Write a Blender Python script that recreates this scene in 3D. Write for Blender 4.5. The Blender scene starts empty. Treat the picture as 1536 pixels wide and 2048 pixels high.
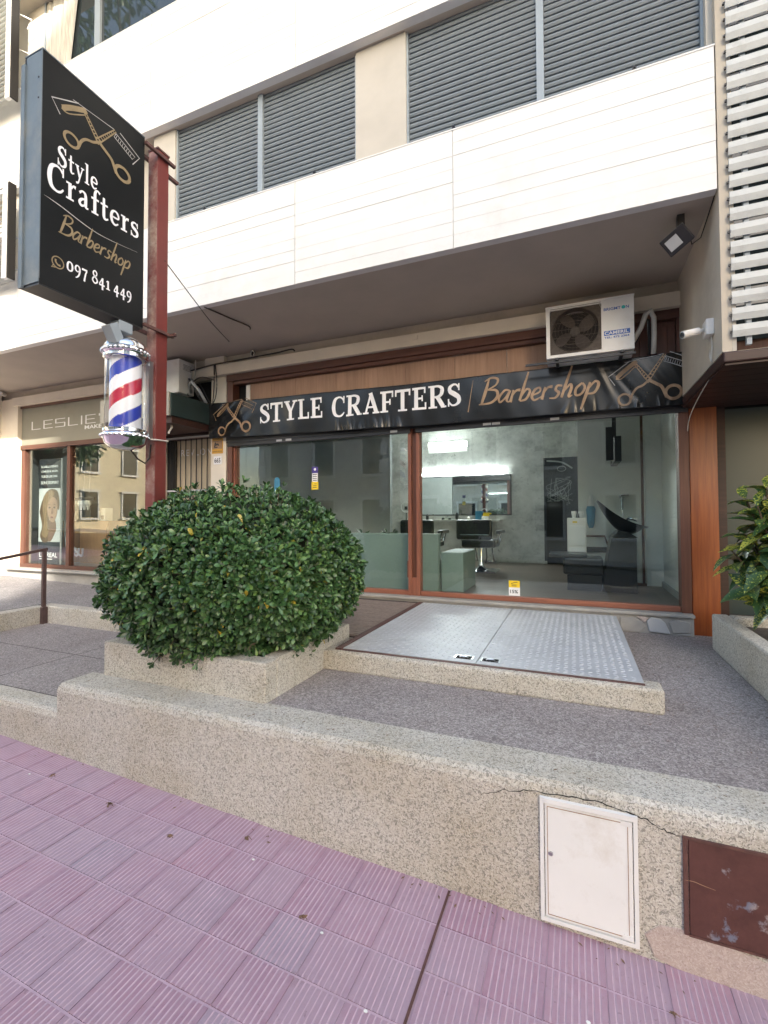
import bpy, bmesh, math, random
from mathutils import Vector, Matrix
random.seed(7)
R = math.radians
S = bpy.context.scene
COL = S.collection

# ------------------------------------------------------------------ camera, sky, sun, exposure
cam_d = bpy.data.cameras.new('camera'); cam = bpy.data.objects.new('camera', cam_d); COL.objects.link(cam)
FPX, YAW, PIT, ROL, CY = 929.6, .389238548, .0268131882, -.00357572973, 1009.3   # fitted on the vanishing lines (1536 x 2048)
CAM = Vector((0, 0, 1.15))
d_ = Vector((-math.sin(YAW)*math.cos(PIT), math.cos(YAW)*math.cos(PIT), math.sin(PIT)))
r0 = Vector((math.cos(YAW), math.sin(YAW), 0)); u0 = r0.cross(d_)
r_ = r0*math.cos(ROL) + u0*math.sin(ROL); u_ = r_.cross(d_)
M = Matrix((r_, u_, -d_)).transposed().to_4x4(); M.translation = CAM
cam.matrix_world = M
cam_d.sensor_fit = 'HORIZONTAL'; cam_d.sensor_width = 36; cam_d.lens = FPX/1536*36
cam_d.shift_y = -(1024-CY)/1536
cam_d.clip_start = .05; cam_d.clip_end = 900
S.camera = cam
S.render.resolution_x = 768; S.render.resolution_y = 1024

SUN_EL = R(25); SUN_H = Vector((.67, -.742))          # horizontal direction towards the sun: behind the camera, to the right
W = bpy.data.worlds.new('World'); S.world = W; W.use_nodes = True
nt = W.node_tree; nt.nodes.clear()
sky = nt.nodes.new('ShaderNodeTexSky'); sky.sky_type = 'NISHITA'; sky.sun_disc = False
sky.sun_elevation = SUN_EL; sky.sun_rotation = math.atan2(SUN_H.x, SUN_H.y)
sky.air_density = 1.1; sky.dust_density = 3; sky.ozone_density = 0
bg = nt.nodes.new('ShaderNodeBackground'); bg.inputs[1].default_value = .15
wo = nt.nodes.new('ShaderNodeOutputWorld')
nt.links.new(sky.outputs[0], bg.inputs[0]); nt.links.new(bg.outputs[0], wo.inputs[0])
sl = bpy.data.lights.new('sun', 'SUN'); sl.energy = 3.2; sl.angle = R(.6); sl.color = (1, .93, .82)
so = bpy.data.objects.new('sun', sl); COL.objects.link(so)
sv = Vector((SUN_H.x*math.cos(SUN_EL), SUN_H.y*math.cos(SUN_EL), math.sin(SUN_EL)))
so.rotation_euler = sv.to_track_quat('Z', 'Y').to_euler(); so.location = (10, -12, 30)
S.view_settings.view_transform = 'Standard'; S.view_settings.look = 'None'
S.view_settings.gamma = 1; S.view_settings.use_curve_mapping = False
S.view_settings.exposure = 2.0
S.cycles.max_bounces = 10; S.cycles.transparent_max_bounces = 16; S.cycles.diffuse_bounces = 5

def project(p):
    v = Vector(p)-CAM; k = v.dot(d_)
    if k < .05: return None
    return 768+FPX*v.dot(r_)/k, CY-FPX*v.dot(u_)/k

# ------------------------------------------------------------------ materials
def nodes_of(name):
    m = bpy.data.materials.new(name); m.use_nodes = True
    n = m.node_tree; b = n.nodes['Principled BSDF']
    return m, n, b
def N(n, t, **k):
    o = n.nodes.new(t)
    for a, v in k.items(): setattr(o, a, v)
    return o
def pos(n, scale=(1, 1, 1)):
    g = N(n, 'ShaderNodeNewGeometry'); mp = N(n, 'ShaderNodeMapping'); mp.inputs['Scale'].default_value = scale
    n.links.new(g.outputs['Position'], mp.inputs[0]); return mp.outputs[0]
def ramp(n, src, stops):
    r = N(n, 'ShaderNodeValToRGB'); e = r.color_ramp.elements
    while len(e) < len(stops): e.new(.5)
    for i, (p, c) in enumerate(stops): e[i].position = p; e[i].color = (*c, 1)
    n.links.new(src, r.inputs[0]); return r.outputs[0]
def noise(n, vec, scale, detail=4, rough=.6):
    o = N(n, 'ShaderNodeTexNoise'); o.inputs['Scale'].default_value = scale; o.inputs['Detail'].default_value = detail
    o.inputs['Roughness'].default_value = rough
    n.links.new(vec, o.inputs['Vector']); return o
def mix(n, fac, a, b, mode='MIX'):
    o = N(n, 'ShaderNodeMix', data_type='RGBA', blend_type=mode)
    if isinstance(fac, (int, float)): o.inputs[0].default_value = fac
    else: n.links.new(fac, o.inputs[0])
    for i, s in ((6, a), (7, b)):
        if isinstance(s, tuple): o.inputs[i].default_value = (*s, 1)
        else: n.links.new(s, o.inputs[i])
    return o.outputs[2]
def bump(n, b, src, strength, dist=.002):
    o = N(n, 'ShaderNodeBump'); o.inputs['Strength'].default_value = strength; o.inputs['Distance'].default_value = dist
    n.links.new(src, o.inputs['Height']); n.links.new(o.outputs[0], b.inputs['Normal'])
def sc(c, k): return tuple(min(1, x*k) for x in c)
MATS = {}
def paint(name, col, rough=.5, metal=0, var=.12, scale=6, bmp=0, bscale=60, dirt=None, dscale=1.5, stretch=(1, 1, 1), coat=0, spec=.5):
    """plain painted / moulded surface with uneven tone, optional stains and fine relief"""
    m, n, b = nodes_of(name); p = pos(n, stretch)
    a = noise(n, p, scale, 5)
    c = ramp(n, a.outputs[0], [(.3, sc(col, 1-var)), (.7, sc(col, 1+var))])
    if dirt:
        q = noise(n, p, dscale, 8, .7)
        f = ramp(n, q.outputs[0], [(.52, (0, 0, 0)), (.72, (1, 1, 1))])
        c = mix(n, f, c, dirt)
    n.links.new(c, b.inputs['Base Color'])
    b.inputs['Roughness'].default_value = rough; b.inputs['Metallic'].default_value = metal
    b.inputs['Specular IOR Level'].default_value = spec
    b.inputs['Coat Weight'].default_value = coat
    if bmp:
        q = noise(n, p, bscale, 4); bump(n, b, q.outputs[0], bmp)
    MATS[name] = m; return m
def wood(name, dark, light, rough=.45, axis='z', scale=1, coat=0):
    m, n, b = nodes_of(name)
    st = {'z': (22, 22, 1.2), 'x': (1.2, 22, 22), 'y': (22, 1.2, 22)}[axis]
    p = pos(n, tuple(s*scale for s in st))
    a = noise(n, p, 1.6, 8, .65)
    big = noise(n, pos(n, tuple(s*scale*.12 for s in st)), 1.5, 3)
    c = ramp(n, a.outputs[0], [(.3, dark), (.7, light)])
    c = mix(n, ramp(n, big.outputs[0], [(.35, (0, 0, 0)), (.75, (.5, .5, .5))]), c, sc(dark, .55))
    n.links.new(c, b.inputs['Base Color']); b.inputs['Roughness'].default_value = rough
    b.inputs['Coat Weight'].default_value = coat; b.inputs['Coat Roughness'].default_value = .25
    bump(n, b, a.outputs[0], .25, .001)
    MATS[name] = m; return m
def granolith(name, base, dark, light, scale=95, stain=None, bmp=.8, fleck=.28):
    """washed stone chips set in cement"""
    m, n, b = nodes_of(name)
    g = N(n, 'ShaderNodeNewGeometry')
    w = noise(n, g.outputs['Position'], 26, 3)
    off = N(n, 'ShaderNodeVectorMath', operation='MULTIPLY_ADD'); off.inputs[1].default_value = (.05, .05, .05)
    n.links.new(w.outputs['Color'], off.inputs[0]); n.links.new(g.outputs['Position'], off.inputs[2])
    v = N(n, 'ShaderNodeTexVoronoi'); v.inputs['Scale'].default_value = scale
    n.links.new(off.outputs[0], v.inputs['Vector'])
    sp = N(n, 'ShaderNodeSeparateColor'); n.links.new(v.outputs['Color'], sp.inputs[0])
    c = ramp(n, sp.outputs[0], [(.0, dark), (fleck*.55, sc(dark, 1.35)), (fleck, base), (.62, base), (.8, light), (1, light)])
    fine = noise(n, g.outputs['Position'], 300, 2)
    c = mix(n, .35, c, ramp(n, fine.outputs[0], [(.3, sc(base, .7)), (.7, light)]))
    if stain:
        q = noise(n, g.outputs['Position'], 1.7, 7, .65)
        c = mix(n, ramp(n, q.outputs[0], [(.42, (0, 0, 0)), (.72, (.95, .95, .95))]), c, stain, 'MULTIPLY')
    n.links.new(c, b.inputs['Base Color']); b.inputs['Roughness'].default_value = .82
    bump(n, b, v.outputs['Distance'], bmp, .003)
    MATS[name] = m; return m
def glass(name, tint=(.86, .91, .89), ior=1.5, rough=0.0):
    m, n, b = nodes_of(name); n.nodes.remove(b)
    out = n.nodes['Material Output']
    fr = N(n, 'ShaderNodeFresnel'); ge = N(n, 'ShaderNodeNewGeometry')      # the ray is not bent inside the thin pane, so both faces mirror alike
    mm = N(n, 'ShaderNodeMapRange'); mm.inputs['To Min'].default_value = ior; mm.inputs['To Max'].default_value = 1/ior
    n.links.new(ge.outputs['Backfacing'], mm.inputs[0]); n.links.new(mm.outputs[0], fr.inputs[0])
    t = N(n, 'ShaderNodeBsdfTransparent'); t.inputs[0].default_value = (*tint, 1)
    g = N(n, 'ShaderNodeBsdfGlossy'); g.inputs['Roughness'].default_value = rough
    x = N(n, 'ShaderNodeMixShader')
    n.links.new(fr.outputs[0], x.inputs[0]); n.links.new(t.outputs[0], x.inputs[1]); n.links.new(g.outputs[0], x.inputs[2])
    n.links.new(x.outputs[0], out.inputs[0]); MATS[name] = m; return m
def emit(name, col, s):
    m, n, b = nodes_of(name); b.inputs['Emission Color'].default_value = (*col, 1); b.inputs['Emission Strength'].default_value = s
    b.inputs['Base Color'].default_value = (.8, .8, .8, 1); MATS[name] = m; return m

granolith('wall_stone', (.50, .47, .405), (.135, .128, .113), (.65, .63, .575), 165, stain=(.82, .77, .68), fleck=.34)
granolith('terrace_stone', (.265, .235, .225), (.095, .082, .082), (.46, .425, .41), 130, stain=(.8, .78, .78), fleck=.45)
granolith('terrace_dark', (.24, .225, .225), (.095, .09, .095), (.43, .41, .405), 110, stain=(.75, .73, .75), fleck=.4)
paint('white_tile', (.70, .70, .68), .45, var=.04, scale=3, dirt=(.64, .635, .61), dscale=2.2)
paint('beige_wall', (.50, .445, .36), .8, var=.08, scale=2.5, bmp=.3, bscale=90, dirt=(.40, .35, .28), dscale=1.2)
paint('beige_light', (.70, .635, .525), .75, var=.06, scale=3, bmp=.2, bscale=70)
paint('pier_paint', (.47, .44, .385), .75, var=.06, scale=3, bmp=.2, bscale=70)
paint('soffit_paint', (.43, .385, .325), .85, var=.06, scale=2)
paint('shutter_grey', (.155, .18, .198), .5, var=.08, scale=9)
paint('shutter_frame', (.27, .315, .35), .45, var=.05)
paint('white_louvre', (.50, .52, .505), .5, var=.06, scale=10, dirt=(.40, .41, .39), dscale=6)
wood('brown_wood', (.075, .028, .018), (.15, .062, .04), .5, 'x')
wood('brown_wood_v', (.085, .03, .018), (.175, .068, .042), .5, 'z')
wood('frame_red', (.20, .07, .042), (.33, .125, .075), .5, 'x')
wood('frame_red_v', (.20, .07, .042), (.33, .125, .075), .5, 'z')
wood('panel_wood', (.33, .19, .125), (.47, .30, .205), .6, 'z')
wood('orange_wood', (.21, .044, .011), (.37, .10, .022), .35, 'z', coat=.3)
wood('dark_canopy', (.03, .012, .009), (.06, .024, .018), .5, 'x')
paint('black_vinyl', (.010, .010, .010), .22, var=.2, scale=3, bmp=.12, bscale=7, spec=.4)
paint('black_vinyl_flat', (.007, .008, .009), .3, var=.2, scale=3, spec=.22)
paint('black_metal', (.018, .018, .02), .4, var=.2)
paint('black_leather', (.012, .012, .013), .32, var=.2, scale=12, bmp=.3, bscale=80)
paint('print_white', (.86, .86, .88), .5, var=.01)
m, n, b = nodes_of('print_gold'); a = noise(n, pos(n, (1, 1, 1)), 7, 3)
n.links.new(ramp(n, a.outputs[0], [(.3, (.21, .125, .065)), (.7, (.42, .27, .15))]), b.inputs['Base Color']); b.inputs['Roughness'].default_value = .4
MATS['print_gold'] = m
paint('print_bronze', (.27, .205, .11), .5, var=.2, scale=14)
paint('print_silver', (.45, .44, .43), .4, var=.1)
paint('sign_metal', (.13, .165, .19), .45, metal=.15, var=.15, scale=4, dirt=(.20, .215, .21), dscale=3)
paint('post_red', (.15, .025, .02), .45, var=.14, scale=5, dirt=(.10, .022, .02), dscale=2)
m, n, b = nodes_of('post_dappled'); a = noise(n, pos(n), 5, 8, .7)
n.links.new(ramp(n, a.outputs[0], [(.40, (.16, .035, .03)), (.54, (.24, .14, .12)), (.68, (.40, .32, .27))]), b.inputs['Base Color']); b.inputs['Roughness'].default_value = .6  # pale blotches over the red: dappled sun put into the colour
MATS['post_dappled'] = m
paint('chrome', (.78, .79, .82), .08, metal=1, var=.02)
paint('steel', (.55, .56, .58), .3, metal=1, var=.1)
paint('galv_plate', (.43, .45, .475), .5, metal=.12, var=.12, scale=4, dirt=(.36, .38, .40), dscale=2.5, bmp=.1, bscale=120)
paint('galv_bump', (.56, .58, .61), .4, metal=.15, var=.08, scale=6)
paint('rust_edge', (.10, .045, .038), .6, var=.3, scale=30)
paint('grate_wood', (.23, .185, .165), .65, var=.35, scale=25, stretch=(1, 6, 1))
paint('grate_dark', (.035, .025, .024), .7, var=.2)
paint('white_plastic', (.74, .73, .70), .45, var=.03, dirt=(.66, .63, .57), dscale=3)
paint('door_white', (.74, .75, .735), .42, var=.03, scale=4, dirt=(.60, .58, .53), dscale=3.5)
paint('frame_white', (.72, .725, .71), .45, var=.03)
paint('rust_line', (.33, .21, .13), .7, var=.3, scale=40)
paint('grille_brown', (.085, .066, .052), .6, var=.3, scale=30)
paint('fan_brown', (.06, .046, .038), .55, var=.2)
paint('cavity', (.012, .011, .010), .9, var=.1)
paint('blue_print', (.025, .11, .42), .4, var=.05)
paint('teal_print', (.03, .42, .44), .4, var=.05)
m, n, b = nodes_of('rusty_door')
p = pos(n); a = noise(n, p, 9, 8, .75); c0 = ramp(n, a.outputs[0], [(.3, (.060, .022, .018)), (.7, (.105, .042, .034))])
q = noise(n, p, 11, 6, .6); f = ramp(n, q.outputs[0], [(.61, (0, 0, 0)), (.66, (1, 1, 1))])
q2 = noise(n, p, 5, 2); n.links.new(mix(n, f, c0, ramp(n, q2.outputs[0], [(.45, (.32, .27, .25)), (.55, (.14, .15, .20))])), b.inputs['Base Color'])
b.inputs['Roughness'].default_value = .5; bump(n, b, a.outputs[0], .3, .002); MATS['rusty_door'] = m
granolith('plaster_patch', (.43, .35, .315), (.30, .24, .215), (.52, .45, .41), 160, bmp=.3)
granolith('soil', (.10, .085, .07), (.04, .033, .027), (.19, .165, .14), 120)
paint('mortar', (.46, .335, .39), .85, var=.12, scale=12)
paint('asphalt', (.05, .05, .052), .85, var=.2, scale=30, bmp=.5, bscale=200)
paint('kerb_concrete', (.32, .31, .29), .85, var=.12)
# ribbed pavement tile: tone differs from tile to tile
m, n, b = nodes_of('tile_pink'); oi = N(n, 'ShaderNodeObjectInfo'); p = pos(n)
c0 = ramp(n, oi.outputs['Random'], [(0, (.31, .18, .235)), (.35, (.345, .22, .275)), (.6, (.33, .245, .295)), (.8, (.355, .205, .26)), (1, (.30, .235, .285))])
a = noise(n, p, 14, 6, .7); c0 = mix(n, ramp(n, a.outputs[0], [(.35, (0, 0, 0)), (.75, (.55, .55, .55))]), c0, (.40, .31, .36))
a2 = noise(n, p, 1.6, 4); c0 = mix(n, ramp(n, a2.outputs[0], [(.45, (0, 0, 0)), (.7, (.35, .35, .35))]), c0, (.38, .19, .25))
a4 = noise(n, p, 4.5, 8, .75); c0 = mix(n, ramp(n, a4.outputs[0], [(.56, (0, 0, 0)), (.72, (.65, .65, .65))]), c0, (.24, .155, .185))
a5 = noise(n, p, 38, 3, .6); c0 = mix(n, ramp(n, a5.outputs[0], [(.66, (0, 0, 0)), (.72, (.5, .5, .5))]), c0, (.20, .13, .15))
n.links.new(c0, b.inputs['Base Color']); b.inputs['Roughness'].default_value = .72
a3 = noise(n, p, 220, 3); bump(n, b, a3.outputs[0], .3, .001); MATS['tile_pink'] = m
glass('shop_glass', (.93, .97, .955), 1.68); glass('clear_cover', (.95, .96, .97), 1.45)
m, n, b = nodes_of('mirror'); b.inputs['Metallic'].default_value = 1; b.inputs['Roughness'].default_value = .02; b.inputs['Base Color'].default_value = (.75, .78, .77, 1); MATS['mirror'] = m
m, n, b = nodes_of('dark_glass'); b.inputs['Base Color'].default_value = (.03, .04, .045, 1); b.inputs['Roughness'].default_value = .03; MATS['dark_glass'] = m
m, n, b = nodes_of('frosted_film'); b.inputs['Base Color'].default_value = (.05, .068, .064, 1); b.inputs['Roughness'].default_value = .28; b.inputs['Specular IOR Level'].default_value = .35; MATS['frosted_film'] = m
paint('curtain', (.40, .39, .35), .9, var=.25, scale=8, stretch=(6, 1, .3))
m, n, b = nodes_of('marble_wall'); p = pos(n); a = noise(n, p, 2.2, 9, .72); v = noise(n, p, 6, 8, .75)
c0 = ramp(n, a.outputs[0], [(.33, (.28, .285, .27)), (.55, (.50, .505, .48)), (.72, (.60, .605, .575))])
c0 = mix(n, ramp(n, v.outputs[0], [(.58, (0, 0, 0)), (.68, (.75, .75, .75))]), c0, (.13, .13, .125))
n.links.new(c0, b.inputs['Base Color']); b.inputs['Roughness'].default_value = .35; MATS['marble_wall'] = m
paint('interior_white', (.76, .78, .74), .8, var=.04)
paint('interior_grey', (.36, .38, .37), .8, var=.05)
wood('floor_wood', (.10, .075, .058), (.19, .15, .12), .4, 'x', .6)
paint('sage', (.205, .265, .25), .6, var=.05, scale=3)
paint('poster_dark', (.02, .024, .03), .5, var=.6, scale=9)
emit('tube_light', (.95, 1, 1), 20); emit('fill_glow', (.97, 1, 1), 60)  # tubes are lamps; the second glow belongs to an added fill panel
paint('sticker_yellow', (.78, .55, .02), .5, var=.02); paint('sticker_white', (.8, .8, .8), .5, var=.02)
paint('sticker_purple', (.06, .04, .22), .5, var=.02); paint('sticker_blue', (.04, .2, .32), .5, var=.02)
paint('ink', (.03, .03, .035), .6, var=.05)
paint('green_box', (.022, .042, .043), .4, var=.15, scale=5)
paint('sign_olive', (.235, .225, .175), .55, var=.07, scale=2, dirt=(.19, .18, .14), dscale=2)
paint('sign_panel', (.30, .29, .24), .5, var=.05)
paint('skin_print', (.27, .175, .125), .5, var=.05); paint('skin_shade', (.15, .09, .065), .5, var=.05)
paint('hair_print', (.10, .066, .042), .5, var=.35, scale=18, stretch=(2, 1, .3)); paint('hair_light', (.19, .135, .085), .5, var=.3, scale=20, stretch=(2, 1, .3))
paint('lip_print', (.16, .06, .055), .5, var=.05)
paint('cabinet_wood', (.34, .18, .075), .5, var=.12, scale=5, stretch=(3, 1, .4))
paint('hose_grey', (.42, .43, .44), .45, var=.05)
paint('rail_paint', (.075, .045, .042), .5, var=.25, scale=18)
paint('door_beige', (.46, .38, .26), .6, var=.12, scale=4, stretch=(3, 1, .5))
paint('cable_black', (.015, .014, .013), .6, var=.1); paint('cable_white', (.55, .52, .46), .6, var=.1)
paint('stripe_blue', (.035, .06, .42), .25, var=.03); paint('stripe_red', (.50, .025, .06), .25, var=.03); paint('stripe_white', (.85, .85, .86), .25, var=.02)
paint('litter', (.17, .10, .06), .8, var=.4, scale=40); paint('litter_white', (.75, .74, .70), .8, var=.1)
# leaves: tone differs from leaf to leaf
def leafmat(name, stops, rough=.34, trans=.12):
    m, n, b = nodes_of(name)
    g = N(n, 'ShaderNodeNewGeometry'); oi = N(n, 'ShaderNodeObjectInfo')
    ad = N(n, 'ShaderNodeMath', operation='ADD'); fr = N(n, 'ShaderNodeMath', operation='FRACT')
    n.links.new(g.outputs['Random Per Island'], ad.inputs[0]); n.links.new(oi.outputs['Random'], ad.inputs[1]); n.links.new(ad.outputs[0], fr.inputs[0])
    n.links.new(ramp(n, fr.outputs[0], stops), b.inputs['Base Color'])
    b.inputs['Roughness'].default_value = rough; b.inputs['Specular IOR Level'].default_value = .5
    b.inputs['Transmission Weight'].default_value = 0
    MATS[name] = m; return m
leafmat('hedge_leaf', [(0, (.017, .046, .014)), (.35, (.036, .092, .028)), (.7, (.060, .138, .044)), (.93, (.10, .195, .06)), (.993, (.11, .19, .04)), (.996, (.40, .30, .03))])
m, n, b = nodes_of('aucuba_leaf'); p = pos(n); v = noise(n, p, 75, 3, .6)
oi = N(n, 'ShaderNodeObjectInfo')
th = N(n, 'ShaderNodeMath', operation='MULTIPLY_ADD'); th.inputs[1].default_value = .22; n.links.new(oi.outputs['Random'], th.inputs[0]); n.links.new(v.outputs[0], th.inputs[2])
n.links.new(ramp(n, th.outputs[0], [(.0, (.022, .055, .02)), (.66, (.035, .085, .028)), (.70, (.40, .42, .07)), (1, (.50, .48, .10))]), b.inputs['Base Color'])
b.inputs['Roughness'].default_value = .33; MATS['aucuba_leaf'] = m
paint('twig', (.11, .075, .05), .8, var=.3, scale=40)
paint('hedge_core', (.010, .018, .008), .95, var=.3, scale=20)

# ------------------------------------------------------------------ geometry helpers
WORLD0 = {}
def V(*a): return Vector(a)
class MB:
    def __init__(s): s.v = []; s.f = []
    def add(s, vs, fs):
        o = len(s.v); s.v += [Vector(p) for p in vs]; s.f += [tuple(i+o for i in f) for f in fs]; return s
    def box(s, x0, x1, y0, y1, z0, z1):
        vs = [(x, y, z) for z in (z0, z1) for y in (y0, y1) for x in (x0, x1)]
        return s.add(vs, [(0, 2, 3, 1), (4, 5, 7, 6), (0, 1, 5, 4), (2, 6, 7, 3), (0, 4, 6, 2), (1, 3, 7, 5)])
    def obox(s, c, ax, ay, az):      # oriented box: centre, half axes
        c, ax, ay, az = map(Vector, (c, ax, ay, az))
        vs = [c+ax*i+ay*j+az*k for k in (-1, 1) for j in (-1, 1) for i in (-1, 1)]
        return s.add(vs, [(0, 2, 3, 1), (4, 5, 7, 6), (0, 1, 5, 4), (2, 6, 7, 3), (0, 4, 6, 2), (1, 3, 7, 5)])
    def prism(s, poly, z0, z1, ax='z'):   # poly of (a,b) extruded along ax
        f = {'z': lambda a, b, c: (a, b, c), 'y': lambda a, b, c: (a, c, b), 'x': lambda a, b, c: (c, a, b)}[ax]
        n = len(poly); vs = [f(a, b, z0) for a, b in poly]+[f(a, b, z1) for a, b in poly]
        fs = [tuple(range(n-1, -1, -1)), tuple(range(n, 2*n))]+[(i, (i+1) % n, n+(i+1) % n, n+i) for i in range(n)]
        return s.add(vs, fs)
    def tube(s, path, r, seg=8, cap=True):
        path = [Vector(p) for p in path]; rs = r if isinstance(r, (list, tuple)) else [r]*len(path)
        rings = []
        up = Vector((0, 0, 1))
        for i, p in enumerate(path):
            t = (path[min(i+1, len(path)-1)]-path[max(i-1, 0)]).normalized()
            a = t.cross(up)
            if a.length < .05: a = t.cross(Vector((0, 1, 0)))
            a.normalize(); b = t.cross(a); up = -b if False else up
            rings.append([p+(a*math.cos(q)+b*math.sin(q))*rs[i] for q in [2*math.pi*k/seg for k in range(seg)]])
        vs = [q for ring in rings for q in ring]; fs = []
        for i in range(len(path)-1):
            for k in range(seg):
                k2 = (k+1) % seg; fs.append((i*seg+k, i*seg+k2, (i+1)*seg+k2, (i+1)*seg+k))
        if cap: fs += [tuple(range(seg-1, -1, -1)), tuple((len(path)-1)*seg+k for k in range(seg))]
        return s.add(vs, fs)
    def lathe(s, prof, c=(0, 0, 0), seg=32, axis='z'):
        c = Vector(c); vs = []; fs = []
        for r, h in prof:
            for k in range(seg):
                q = 2*math.pi*k/seg; a, b = r*math.cos(q), r*math.sin(q)
                vs.append(c+Vector({'z': (a, b, h), 'y': (a, h, b), 'x': (h, a, b)}[axis]))
        for i in range(len(prof)-1):
            for k in range(seg):
                k2 = (k+1) % seg; fs.append((i*seg+k, i*seg+k2, (i+1)*seg+k2, (i+1)*seg+k))
        fs += [tuple(range(seg-1, -1, -1)), tuple((len(prof)-1)*seg+k for k in range(seg))]
        return s.add(vs, fs)
    def grid(s, fn, nu, nv):
        vs = [fn(i/nu, j/nv) for j in range(nv+1) for i in range(nu+1)]
        return s.add(vs, [(j*(nu+1)+i, j*(nu+1)+i+1, (j+1)*(nu+1)+i+1, (j+1)*(nu+1)+i) for j in range(nv) for i in range(nu)])
    def build(s, name, mat, parent=None, smooth=False, bevel=0, seg=2, recalc=True, loc=None):
        vs = s.v
        if parent is not None: o0 = WORLD0[parent.name]; at = Vector((0, 0, 0))
        else:
            lo = Vector((min(p.x for p in vs), min(p.y for p in vs), min(p.z for p in vs))); hi = Vector((max(p.x for p in vs), max(p.y for p in vs), max(p.z for p in vs)))
            o0 = Vector(loc) if loc is not None else Vector(((lo.x+hi.x)/2, (lo.y+hi.y)/2, lo.z)); at = o0
        me = bpy.data.meshes.new(name)
        me.from_pydata([tuple(p-o0) for p in vs], [], s.f)
        if bevel or recalc:
            bm = bmesh.new(); bm.from_mesh(me)
            if recalc: bmesh.ops.recalc_face_normals(bm, faces=bm.faces)
            if bevel:
                es = [e for e in bm.edges if len(e.link_faces) == 2 and e.calc_face_angle(0) > .6]
                bmesh.ops.bevel(bm, geom=es, offset=bevel, segments=seg, profile=.5, affect='EDGES', clamp_overlap=True)
            bm.to_mesh(me); bm.free()
        mats = mat if isinstance(mat, (list, tuple)) else [mat]
        for q in mats: me.materials.append(MATS[q] if isinstance(q, str) else q)
        if smooth:
            for pl in me.polygons: pl.use_smooth = True
            if smooth == 'auto':
                me.set_sharp_from_angle(angle=R(40))
        o = bpy.data.objects.new(name, me); COL.objects.link(o)
        if parent is not None: o.parent = parent; o.location = (0, 0, 0)
        else: o.location = at
        WORLD0[o.name] = o0
        return o
def tag(o, label=None, cat=None, group=None, kind=None):
    if label: o['label'] = label
    if cat: o['category'] = cat
    if group: o['group'] = group
    if kind: o['kind'] = kind
    return o
def thing(name, loc, label, cat, group=None):
    o = bpy.data.objects.new(name, None); COL.objects.link(o); o.location = loc; o.empty_display_size = .1
    WORLD0[o.name] = Vector(loc); return tag(o, label, cat, group)
def piece(name, mesh, parent, world_at, rot=None):
    """one more object that shares a mesh, placed at a world point below its parent"""
    o = bpy.data.objects.new(name, mesh); COL.objects.link(o); o.parent = parent
    o.location = Vector(world_at)-WORLD0[parent.name]
    if rot is not None: o.rotation_euler = rot
    WORLD0[o.name] = Vector(world_at); return o
def bx(name, mat, parent, x0, x1, y0, y1, z0, z1, bevel=0, seg=2):
    return MB().box(x0, x1, y0, y1, z0, z1).build(name, mat, parent, bevel=bevel, seg=seg)

# ---- 2-D strokes for lettering and line drawings
def spline(pts, n=6):
    if len(pts) < 3: return pts
    out = []
    for i in range(len(pts)-1):
        p0 = pts[max(i-1, 0)]; p1 = pts[i]; p2 = pts[i+1]; p3 = pts[min(i+2, len(pts)-1)]
        for k in range(n):
            t = k/n
            out.append(tuple(.5*((2*p1[j])+(-p0[j]+p2[j])*t+(2*p0[j]-5*p1[j]+4*p2[j]-p3[j])*t*t+(-p0[j]+3*p1[j]-3*p2[j]+p3[j])*t**3) for j in range(len(p1))))
    out.append(pts[-1]); return out
class Ink:
    """collects flat strokes (x, y, layer); layers keep overlapping strokes apart"""
    def __init__(s): s.q = []; s.k = 0
    def poly(s, pts): s.q.append((list(pts), s.k)); s.k += 1; return s
    def rect(s, x0, y0, x1, y1): return s.poly([(x0, y0), (x1, y0), (x1, y1), (x0, y1)])
    def stroke(s, pts, w, curve=True, closed=False, n=6):
        pts = [(p[0], p[1], p[2] if len(p) > 2 else w) for p in pts]
        if curve: pts = spline(pts, n)
        L = len(pts); left = []; right = []
        for i in range(L):
            a = pts[max(i-1, 0)]; b = pts[min(i+1, L-1)]
            dx, dy = b[0]-a[0], b[1]-a[1]; l = math.hypot(dx, dy) or 1
            nx, ny = -dy/l, dx/l; h = pts[i][2]/2
            left.append((pts[i][0]+nx*h, pts[i][1]+ny*h)); right.append((pts[i][0]-nx*h, pts[i][1]-ny*h))
        for i in range(L-1): s.q.append(([right[i], right[i+1], left[i+1], left[i]], s.k))
        s.k += 1; return s
    def ring(s, cx, cy, rx, ry, w, rot=0, n=24):
        p = []
        for i in range(n+1):
            a = 2*math.pi*i/n; x, y = rx*math.cos(a), ry*math.sin(a)
            p.append((cx+x*math.cos(rot)-y*math.sin(rot), cy+x*math.sin(rot)+y*math.cos(rot)))
        return s.stroke(p, w, curve=False)
    def put(s, other, ox, oy, k, slant=0, ky=None):
        ky = ky or k; base = s.k
        for pts, l in other.q: s.q.append(([(ox+(x+slant*y)*k, oy+y*ky) for x, y in pts], base+l))
        s.k += other.k; return s
    def build(s, name, mat, parent, fn, sub=0):
        """fn(x, y, lift) -> world point"""
        mb = MB()
        for pts, l in s.q:
            pts = list(pts)
            mb.add([fn(x, y, l*.00012) for x, y in pts], [tuple(range(len(pts)))])
        return mb.build(name, mat, parent, recalc=False)
def glyph(fn):
    i = Ink(); w = fn(i); return i, w
G = {}
def cap(ch):
    def d(f): G[ch] = glyph(f); return f
    return d
T = .19
@cap('T')
def _(i): i.rect(0, .88, .82, 1).rect(0, .70, .085, .88).rect(.735, .70, .82, .88).rect(.31, .08, .51, .88).rect(.17, 0, .65, .08); return .86
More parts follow.
